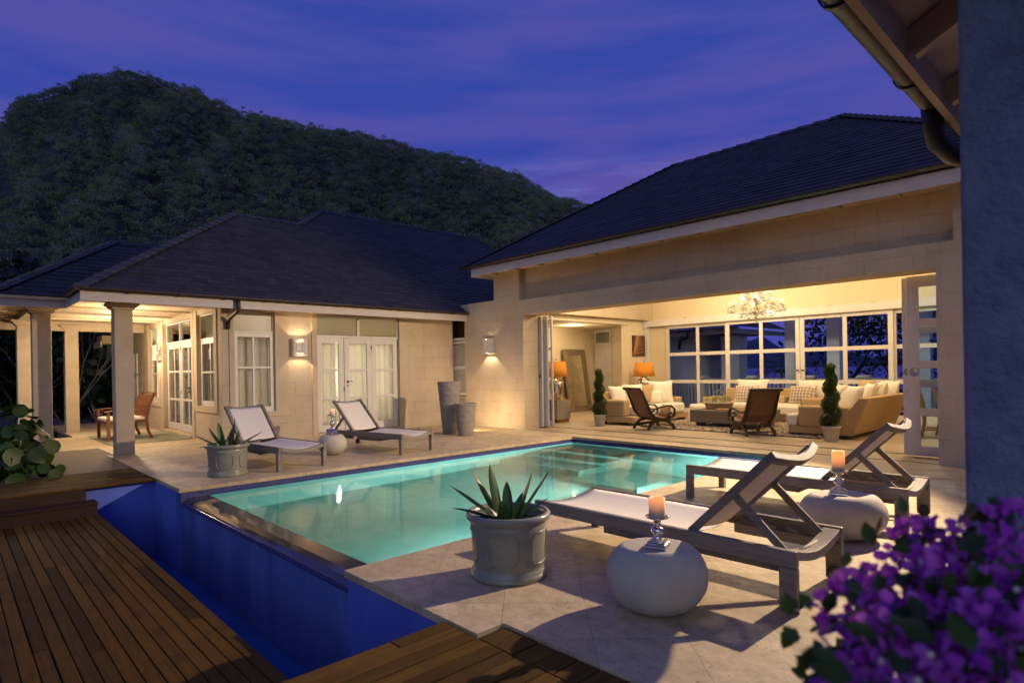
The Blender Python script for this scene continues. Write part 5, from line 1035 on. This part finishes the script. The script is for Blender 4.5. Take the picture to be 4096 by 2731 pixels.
def bougainvillea():
    t_ = thing('bougainvillea', 'purple bougainvillea bush in bloom close up at the bottom right corner', 'flowering shrub', (.25, 1.15, 0)); F0 = Vector((0, 0, 1.4))
    def P(px, py, dist):
        u, v = px - 2048, py - 1365.5; a = u * math.cos(ROLL) - v * math.sin(ROLL); c = u * math.sin(ROLL) + v * math.cos(ROLL) - 115
        return F0 + (F_ * 2407 + R_ * a - U_ * c).normalized() * dist
    base = t_.location; heads = [(3390, 2440, 1.15, .075), (3600, 2330, 1.2, .085), (3690, 2190, 1.3, .075), (3780, 2170, 1.28, .06), (3950, 2330, 1.12, .10), (3840, 2370, 1.18, .085), (4060, 2120, 1.25, .06), (3560, 2590, 1.05, .09), (3700, 2560, 1.08, .085), (3850, 2520, 1.1, .07), (4020, 2560, 1.0, .075), (3380, 2690, 1.05, .06), (3520, 2730, 1.0, .06), (3720, 2720, .98, .075), (4080, 2420, 1.1, .06), (3480, 2360, 1.25, .03), (4000, 2200, 1.3, .04), (3900, 2660, 1.02, .06), (3640, 2460, 1.2, .05)]
    # cluster centres are branch tips at about a metre: fixed world positions
    B = MB(); Lf = MB(); S = MB(); root = Vector((0, 0, 0))
    for (px, py, ds, r) in heads:
        r = r * .64; c = P(px, py, ds * .92) - base; n = int(18 + 620 * r * r / .0064 * .075)
        for k in range(int(n * 1.9)):
            d = Vector(rng.normal(size=3)).normalized(); p = c + d * r * random.uniform(.5, 1.0); ax = (d + Vector(rng.normal(size=3)) * .55).normalized(); u = ax.orthogonal().normalized(); u.rotate(Quaternion(ax, random.uniform(0, 6.28))); v = ax.cross(u); l = random.uniform(.017, .027); V = [p]; cv = random.uniform(-.35, .35)
            for q, ww in ((.16, .20), (.40, .36), (.65, .33), (.86, .16)):
                m_ = p + ax * l * q + v * l * cv * q * q
                V += [m_ - u * ww * l + v * l * .10, m_, m_ + u * ww * l + v * l * .10]
            V.append(p + ax * l + v * l * cv)
            Fq = [(0, 1, 2), (0, 2, 3)] + [(1 + 3 * i + k2, 2 + 3 * i + k2, 5 + 3 * i + k2, 4 + 3 * i + k2) for i in range(3) for k2 in (0, 1)] + [(10, 11, 13), (11, 12, 13)]
            B.add(V, Fq, True)
        for k in range(2):
            d = (Vector(rng.normal(size=3)) - F_ * .8).normalized(); B.cm = 1; B.ball(c + d * r * .95, .004, nu=7, nv=5); B.cm = 0
        S.tube([root + Vector((random.uniform(-.1, .2), random.uniform(-.08, .08), 0)), c * .6 + Vector((random.uniform(-.06, .06), random.uniform(-.05, .05), -.05)), c], [.012, .007, .0025], 6)
        for k in range(16):
            d = Vector(rng.normal(size=3)).normalized(); p = c + d * (r * random.uniform(.7, 1.5) + .015) + Vector((0, 0, -.02)); leaf1(Lf, p)
    for k in range(80):
        px = random.uniform(3120, 4250); top = 2720 - (px - 3120) * .52 if px < 3700 else 2380 - (px - 3700) * .42
        leaf1(Lf, P(px, random.uniform(top + 40, 2900), random.uniform(1.0, 1.35)) - base)
    B.build('bracts', ['bract', 'linen'], t_); Lf.build('leaves', 'leafgreen', t_); S.build('stems', 'bark', t_)
def leaf1(b, p, l=None):
    ax = Vector(rng.normal(size=3)).normalized(); u = ax.orthogonal().normalized(); v = ax.cross(u); l = l or random.uniform(.025, .05); w_ = l * .34
    b.add([p, p + ax * l * .35 + u * w_, p + ax * l * .75 + u * w_ * .6, p + ax * l, p + ax * l * .75 - u * w_ * .6, p + ax * l * .35 - u * w_, p + ax * l * .5 - v * l * .08], [(0, 1, 6), (1, 2, 6), (2, 3, 6), (3, 4, 6), (4, 5, 6), (5, 0, 6)], True)
bougainvillea()
# ================================================================== HILL AND FOREST
SIL = [(-174.63, .1172), (-179.19, .2148), (-183.18, .3252), (-184.21, .3625), (-185.63, .3761), (-186.95, .3923), (-188.17, .4111), (-189.4, .4202), (-190.49, .4276), (-192.43, .4324), (-193.77, .4278), (-195.17, .4265), (-197.07, .4142), (-199.24, .4035), (-201.39, .4016), (-204.25, .3941), (-206.46, .39), (-209.15, .3903), (-213.66, .3746), (-216.87, .3617), (-218.91, .3561), (-221.44, .3434), (-223.97, .3278), (-225.9, .3099), (-227.69, .2898), (-231.15, .2725), (-233.5, .215), (-236.2, .11), (-238.2, .01), (-256.15, -.02)]
SA = np.array([360 + a for a, e_ in SIL]); SE = np.array([e_ for a, e_ in SIL])          # azimuth in degrees, rising
def hill_h(az, r):               # ridge distance and height by bearing
    D = 420 + 50 * np.sin(np.radians(az * 2 - 300)); e_ = np.interp(az, SA, SE, left=.05, right=.0) if False else np.interp(az, np.sort(SA), SE[np.argsort(SA)])
    q = np.clip((r - 90) / (D - 90), 0, 2); qc = np.minimum(q, 1); sh = 1 - (1 - qc) ** 1.75
    rel = 1 + (.035 * np.sin(az * 1.1 + r * .04) + .03 * np.sin(az * 2.7 - r * .05)) * np.sin(qc * PI)
    h = 1.4 + np.minimum(r, D) * e_ * sh * rel - 5.0; return np.maximum(np.where(q > 1, h - .8 * (r - D), h), -6)
az = np.linspace(100, 186, 150); rr = np.linspace(90, 640, 70); AZ, RR = np.meshgrid(np.radians(az), rr, indexing='ij'); HH = hill_h(np.degrees(AZ), RR)
V = np.stack([RR * np.cos(AZ), RR * np.sin(AZ), HH], -1).reshape(-1, 3); i_, j_ = np.meshgrid(np.arange(149), np.arange(69), indexing='ij'); a_ = (i_ * 70 + j_).ravel(); Fq = np.stack([a_, a_ + 70, a_ + 71, a_ + 1], 1)
MT['hill'] = plain('forest_floor', (.020, .022, .014), (.012, .014, .010), .95, .06)
struct(np_mesh('hillside', V, Fq, 'hill', np.zeros(len(Fq)), smooth=True))
def m_forest():
    t = NT('forest_foliage'); a = t.n('ShaderNodeAttribute', attribute_name='rnd').outputs['Fac']
    col = t.ramp(a, (0, (.12, .15, .10)), (.30, (.22, .27, .14)), (.50, (.33, .40, .15)), (.56, (.30, .28, .23)), (.78, (.42, .39, .37)), (1, (.60, .55, .55)))  # foliage tones, raised to put the hill's haze into the colour
    mx = t.n('ShaderNodeMixShader', i_0=.5, i_1=t.n('ShaderNodeBsdfDiffuse', i_Color=col), i_2=t.n('ShaderNodeBsdfTranslucent', i_Color=col)); return t.done(mx.outputs[0])
MT['forest'] = m_forest()
def forest():
    n = 15000; az = rng.uniform(120.5, 186, n * 2); r = np.sqrt(rng.uniform(95 ** 2, 486 ** 2, n * 2)); D = 420 + 50 * np.sin(np.radians(az * 2 - 300)); k = r < D + 14; az, r = az[k][:n], r[k][:n]; n = len(az)
    A = np.radians(az); h = hill_h(az, r); x, y = r * np.cos(A), r * np.sin(A); kind = rng.random(n); kind = .5 * kind + .5 * np.clip(.5 + .5 * np.sin(x * .021 + 1) * np.sin(y * .027) + .25 * np.sin(x * .09) * np.sin(y * .11), 0, 1)
    cr = rng.uniform(1.4, 3.1, n); ht = rng.uniform(1.2, 3.6, n) * (1 + .7 * (rng.random(n) < .06)); bare = rng.random(n) < .30; tone = np.where(bare, rng.uniform(.6, 1, n), np.clip(kind * .62 + rng.normal(0, .07, n), 0, .54))
    per = 60; idx = np.repeat(np.arange(n), per); m = len(idx); d = rng.normal(size=(m, 3)); d /= np.linalg.norm(d, axis=1)[:, None]; q = rng.uniform(.45, 1, m)
    C = np.stack([x[idx] + d[:, 0] * cr[idx] * q, y[idx] + d[:, 1] * cr[idx] * q, h[idx] + ht[idx] + np.abs(d[:, 2]) * cr[idx] * .85 * q - .5 * (d[:, 2] < 0) * q], 1)
    S = rng.uniform(.38, .95, m) * np.where(bare[idx], .55, 1.0); cv, cf = cards(C, S, .7); asp = np.where(bare[idx], .25, 1.0)
    cv4 = cv.reshape(-1, 4, 3); mid = cv4.mean(1, keepdims=True); w_ = cv4.copy(); w_[:, [1, 3]] = mid + (cv4[:, [1, 3]] - mid) * asp[:, None, None]; w_[:, [0, 2]] = mid + (cv4[:, [0, 2]] - mid) * np.where(bare[idx], 2.1, 1.0)[:, None, None]
    rn = np.clip(tone[idx] + rng.normal(0, .05, m), 0, np.where(bare[idx], 1, .55)); 
    # trunks of the bare trees
    o = np_mesh('hill_forest', w_.reshape(-1, 3), cf, 'forest', rn); struct(o, 'stuff'); o['label'] = 'dry dusky forest covering the steep hill behind the houses'; o['category'] = 'forest'
forest()
def tree(name, label, loc, h, spread, levels, leafmat, barkmat, nleaf, lsize, lean=(0, 0), group=None, bare=.0, trunk=.12):
    t_ = thing(name, label, 'tree', loc, random.uniform(0, 6), group); b = MB(); tips = []
    def grow(p, d, L, r, lv):
        n = 4; pts = [p.copy()]; rad = [r]; q = p.copy(); dd = d.copy()
        for i in range(n):
            dd = (dd + Vector(rng.normal(size=3)) * .13 + Vector((0, 0, .05))).normalized(); q = q + dd * L / n; pts.append(q.copy()); rad.append(r * (1 - .5 * (i + 1) / n))
        b.tube(pts, rad, 6 if lv < 2 else 4)
        if lv >= levels: tips.append(q); tips.append(pts[2]); return
        for k in range(3 if lv else 4):
            a = random.uniform(.35, .95) * spread; o_ = dd.orthogonal().normalized(); o_.rotate(Quaternion(dd, random.uniform(0, 6.28))); nd = (dd * math.cos(a) + o_ * math.sin(a)).normalized(); grow(pts[random.choice((2, 3, 4))] if lv else pts[random.choice((3, 4))], nd, L * random.uniform(.55, .8), rad[-1] * .75, lv + 1)
    grow(Vector((0, 0, -.1)), Vector((lean[0], lean[1], 1)).normalized(), h * .45, trunk, 0); b.build('trunk', barkmat, t_)
    if nleaf:
        T = np.array([list(q) for q in tips]); k = rng.integers(0, len(T), nleaf); C = T[k] + rng.normal(size=(nleaf, 3)) * h * .035; V, F = cards(C, rng.uniform(.6, 1.3, nleaf) * lsize, .6); np_mesh('crown', V, F, leafmat, rng.random(len(F)), t_)
    return t_
MT['porchcol'] = plain('porch_column_paint', (.62, .62, .66), (.56, .56, .6), .8, 3)
# garden behind the verandah
for k, (x, y, lb) in enumerate(((-27, 1.5, 'dark bushy tree seen between the left verandah columns'), (-30, 4.5, 'dark tree behind the verandah, seen left of the front column'), (-26, -2.2, 'dark tree at the far left edge above the round leaved shrub'), (-33, 8.0, 'dark tree behind the verandah bench'), (-31, -1.0, 'second dark tree at the left, behind the first'))):
    tree('garden_tree', lb, (x, y, -3.2), 8.5, 1.0, 3, 'leafdark', 'bark', 5200, .42, group='dark trees behind the verandah')
for (x, y, lb) in ((-24.5, 3.1, 'thin pale bare tree behind the verandah bench'), (-25.5, 4.0, 'thin pale bare tree leaning beside the other, behind the verandah')): tree('bare_sapling', lb, (x, y, -3.2), 8.0, .55, 3, 'leafdark', 'palebark', 0, .1, group='pale bare saplings behind the verandah', trunk=.07)
# ================================================================== BACK PORCH AND GARDEN SEEN THROUGH THE WINDOW WALL
b = MB(); b.box(-13.4, 16.74, -.4, .5, 19.2, -.03); struct(b.build('back_porch_floor', 'path'))
for x, w_, lb in ((-7.37, .30, 'square porch column outside the back window, left of the handles'), (-6.17, .34, 'square porch column outside the back window, right of the handles'), (-4.0, .30, 'square porch column outside at the right end of the window wall')):
    t_ = thing('porch_column', lb, 'column', (x, 18.5, 0), 0, 'porch columns outside the back windows'); b = MB(); b.box(-w_ / 2, -.15, -.02, w_ / 2, .15, 3.9); b.build('shaft', 'porchcol', t_, .01); b = MB(); b.box(-w_ / 2 - .03, -.18, -.02, w_ / 2 + .03, .18, .12); b.build('plinth', 'bluewall', t_, .01)
t_ = thing('porch_railing', 'white balustrade with square capped posts outside the back windows', 'railing', (-7, 18.6, 0)); k = dict(parent=t_, world=True); xs = [-13.0, -10.4, -8.63, -6.9, -5.45, -3.3, -1.2]
for i, x in enumerate(xs):
    b = MB(); b.box(x - .13, 18.5, -.02, x + .13, 18.76, 1.02); o = b.build('post', 'white', **k); c = MB(); c.box(x - .18, 18.45, 1.021, x + .18, 18.81, 1.06); c.prism([(x - .15, 18.48), (x + .15, 18.48), (x + .15, 18.78), (x - .15, 18.78)], 1.06, 1.10); c.build('post_cap', 'white', o, world=True)
for i in range(len(xs) - 1):
    b = MB(); b.box(xs[i] + .131, 18.58, .95, xs[i + 1] - .131, 18.68, 1.01); b.box(xs[i] + .131, 18.59, .10, xs[i + 1] - .131, 18.67, .15); b.build('rail', 'white', **k)
    b = MB(); n = int((xs[i + 1] - xs[i] - .26) / .13)
    for j in range(1, n): x = xs[i] + .13 + (xs[i + 1] - xs[i] - .26) * j / n; b.box(x - .02, 18.61, .151, x + .02, 18.65, .949)
    b.build('balusters', 'white', **k)
t_ = thing('guest_pavilion', 'blue lit pavilion with shingle roof and dark downpipe outside the left window panes', 'house', (-11.5, 20.5, 0)); k = dict(parent=t_, world=True)
b = MB(); b.box(-14.5, 19.3, -3, -11.0, 23, 2.72); b.box(-10.2, 19.6, -3, -9.55, 20.2, 2.45); b.build('wall', 'porchcol', **k)
b = MB(); b.box(-14.5, 18.95, 2.50, -9.4, 18.98, 2.66); b.box(-9.43, 18.98, 2.50, -9.4, 23, 2.66); b.build('fascia', 'fascia', **k); b = MB(); b.box(-14.5, 18.98, 2.56, -9.43, 23, 2.60); b.build('soffit', 'undereave', **k)
RF = MB(); roof_face(RF, (-14.5, 18.88, 2.72), (1, 0, 0), (0, 1, .6), lambda s: (0, 5.25 - s / 1.166), 2.4, .18); RF.quad((-9.25, 18.88, 2.72), (-9.25, 23.0, 2.72), (-11.3, 20.94, 3.95), (-11.3, 20.93, 3.95)); RF.build('roof', 'shingle', **k)
b = MB(); gutter(b, (-14.5, 18.85, 2.70), (-9.2, 18.85, 2.70), .055); b.build('gutter', 'darkpipe', **k); b = MB(); b.tube([(-11.05, 18.86, 2.66), (-11.05, 18.88, 2.5), (-11.1, 18.95, 2.42), (-11.5, 19.15, 2.38), (-11.58, 19.2, 2.3), (-11.6, 19.22, 2.05)], .045, 10); b.build('downpipe', 'darkpipe', **k)
b = MB(); b.tube([(-11.0, 19.25, 2.2), (-10.93, 19.2, 2.3), (-10.84, 19.15, 2.28), (-10.8, 19.12, 2.15)], .018, 8); b.ball((-10.8, 19.12, 2.06), .07); b.box(-10.92, 19.02, 2.12, -10.74, 19.2, 2.17); tag(b.build('security_camera', 'white'), 'small dome security camera on a bracket at the guest pavilion corner', 'camera')
for k, (x, y, h, lean, nl, lb) in enumerate(((-4.6, 23.5, 7.5, (-.1, 0), 800, 'bare branching tree outside the right window panes'), (-6.2, 25.5, 8.0, (.1, 0), 1300, 'leafy branching tree behind the porch column and the topiary'), (-7.4, 22.0, 7.5, (.05, 0), 1700, 'dark leafy tree outside the middle window panes'), (-8.4, 24.5, 8.5, (-.05, 0), 2300, 'dark leafy tree behind the palm outside the window'), (-2.6, 24.0, 7.0, (.1, 0), 1200, 'bare tree outside the glass of the right door'), (-5.6, 29.0, 9.0, (0, 0), 1200, 'thin branched tree farthest back outside the right window'))):
    tree('window_tree', lb, (x, y, -3.0), h, .9, 4, 'leafdark', 'bark', nl, .17, lean, 'trees outside the back windows', trunk=.11)
t_ = thing('palm', 'green feathery palm outside the window pane beside the railing post', 'palm', (-8.55, 20.6, -2.6)); b = MB(); b.tube([(0, 0, 0), (.05, 0, 1.5), (0, 0, 3.9)], [.08, .06, .05], 8); b.build('trunk', 'palebark', t_); b = MB()
for k in range(16):
    a = 2 * PI * k / 16 + random.uniform(-.2, .2); L = random.uniform(1.1, 1.5); el = random.uniform(.2, 1.1); p = Vector((0, 0, 3.9 + random.uniform(-.2, 0))); hd = Vector((math.cos(a), math.sin(a), 0)); sd = Vector((-math.sin(a), math.cos(a), 0)); pts = [p.copy()]; n = 12
    for i in range(n):
        e = el - 1.9 * (i / n) ** 1.4; d = hd * math.cos(e) + Vector((0, 0, math.sin(e))); p = p + d * L / n; pts.append(p.copy())
        for s in (-1, 1): q = p + sd * s * .34 * math.sin(PI * (i + 1.5) / (n + 3)) + d * .14 - Vector((0, 0, .10)); b.add([p, p + d * .03, q], [(0, 1, 2)])
    b.tube(pts, .010, 5)
b.build('fronds', 'leafgreen', t_)
V = []; F = []
for i in range(81):
    x = -900 + 1700 * i / 80; hh = 46 + 22 * math.sin(i * .21) + 9 * math.sin(i * .77) + 5 * math.sin(i * 1.9)
    for (dy, z) in ((0, -4), (120, hh * .55), (260, hh), (500, -4)): V.append((x, 1250 + dy + 40 * math.sin(i * .3), z))
for i in range(80):
    for j in range(3): a = i * 4 + j; F.append((a, a + 4, a + 5, a + 1))
b = MB(); b.add(V, F, True); MT['far'] = plain('far_ridge', (.05, .06, .12), (.04, .05, .10), .95, .02); struct(b.build('far_hills', 'far'))
# ================================================================== SMALL THINGS
for k, (x, y, r, lb) in enumerate(((-8.55, 10.35, 20, 'dry leaf on the threshold near the left side of the open front'), (-7.9, 11.25, 70, 'dry leaf on the pale floor before the left rattan chair'), (-4.55, 9.75, 10, 'curled dry leaf on the paving at the far pool edge'), (-8.45, 7.35, 120, 'dry leaf on the paving near the right lounger of the far pair'))):
    b = MB(); b.add([(-.05, 0, 0), (0, .022, .012), (.06, .004, .002), (0, -.02, .014)], [(0, 1, 3), (1, 2, 3)], True); o = b.build('fallen_leaf', 'gold'); o.location = (x, y, .006); o.rotation_euler = (0, 0, R(r)); m = o.modifiers.new('t', 'SOLIDIFY'); m.thickness = .002; tag(o, lb, 'leaf', 'dry fallen leaves')
# ================================================================== LIGHTS
sn = bpy.data.lights.new('fill_sun', 'SUN'); sn.energy = .44; sn.angle = R(50); sn.color = (.58, .76, 1.0); so = bpy.data.objects.new('fill_sun', sn); COL.objects.link(so); so.rotation_euler = Vector((-.62, .74, -.30)).to_track_quat('-Z', 'Y').to_euler()  # soft sun added from behind the camera to brighten the hill
WARM = (1, .66, .36)
fl = lamp('eave_floodlight', 'SPOT', (-1.25, 9.30, 3.5), 3300, (1, .76, .50), .05, (-6.8, -7.0, -3.3), 106, .4); fl.data.specular_factor = .3
lamp('ground_uplight', 'SPOT', (-10.88, 8.74, .12), 120, (1, .70, .38), .05, (-.10, 1.0, .75), 150, .7)
for (x, y, nx, ny) in ((-12.8, 5.635, 1, 0), (-11.24, 9.9, 0, -1), (-17.42, 4.03, 0, -1)):
    lx_, ly_ = x + nx * .065, y + ny * .065
    for s in (1, -1): lamp('wall_lamp_beam', 'SPOT', (lx_, ly_, (1.975 if x > -13 else 2.0) + s * .06), 46, (1, .76, .46), .02, (0, 0, s), 96, .12)
for q in (lamp('verandah_fill', 'POINT', (-17.0, 3.0, 2.2), 140, (1, .76, .47), .08), lamp('verandah_fill', 'POINT', (-14.6, 2.7, 2.2), 120, (1, .76, .47), .08)): q.data.specular_factor = 0  # unseen point lamps added below the ceiling to brighten the verandah
for (x, y) in ((-9.3, 12.3), (-5.9, 12.9), (-3.0, 13.2), (-7.5, 14.4)): lamp('room_fill', 'POINT', (x, y, 3.5), 165, (1, .79, .51), .12)  # unseen point lamps added above the lintel sightline to brighten the room walls
lamp('alcove_downlight', 'POINT', (-12.3, 14.2, 2.55), 40, (1, .76, .46), .06)
lamp('bedroom_light', 'POINT', (-14.9, 7.6, 1.5), 140, (1, .93, .78), .15); lamp('bedroom_light', 'POINT', (-15.6, 7.9, 1.2), 40, (1, .93, .78), .15); lamp('hall_light', 'POINT', (-18.0, 5.4, 2.0), 230, (1, .93, .78), .15)
for (y, p, z, d_, c_) in ((4.3, 270, -.45, (-1, 0, -.42), 100), (6.6, 520, -.45, (-1, .1, -.42), 105), (7.4, 260, -.5, (-1, .55, -.05), 150), (8.85, 620, -.23, (-1, 0, -.10), 150), (9.3, 460, -.23, (-1, 0, -.10), 150)): lamp('pool_light', 'SPOT', (-4.02, y, z), p, (.80, 1.0, .95), .05, d_, c_, .6)
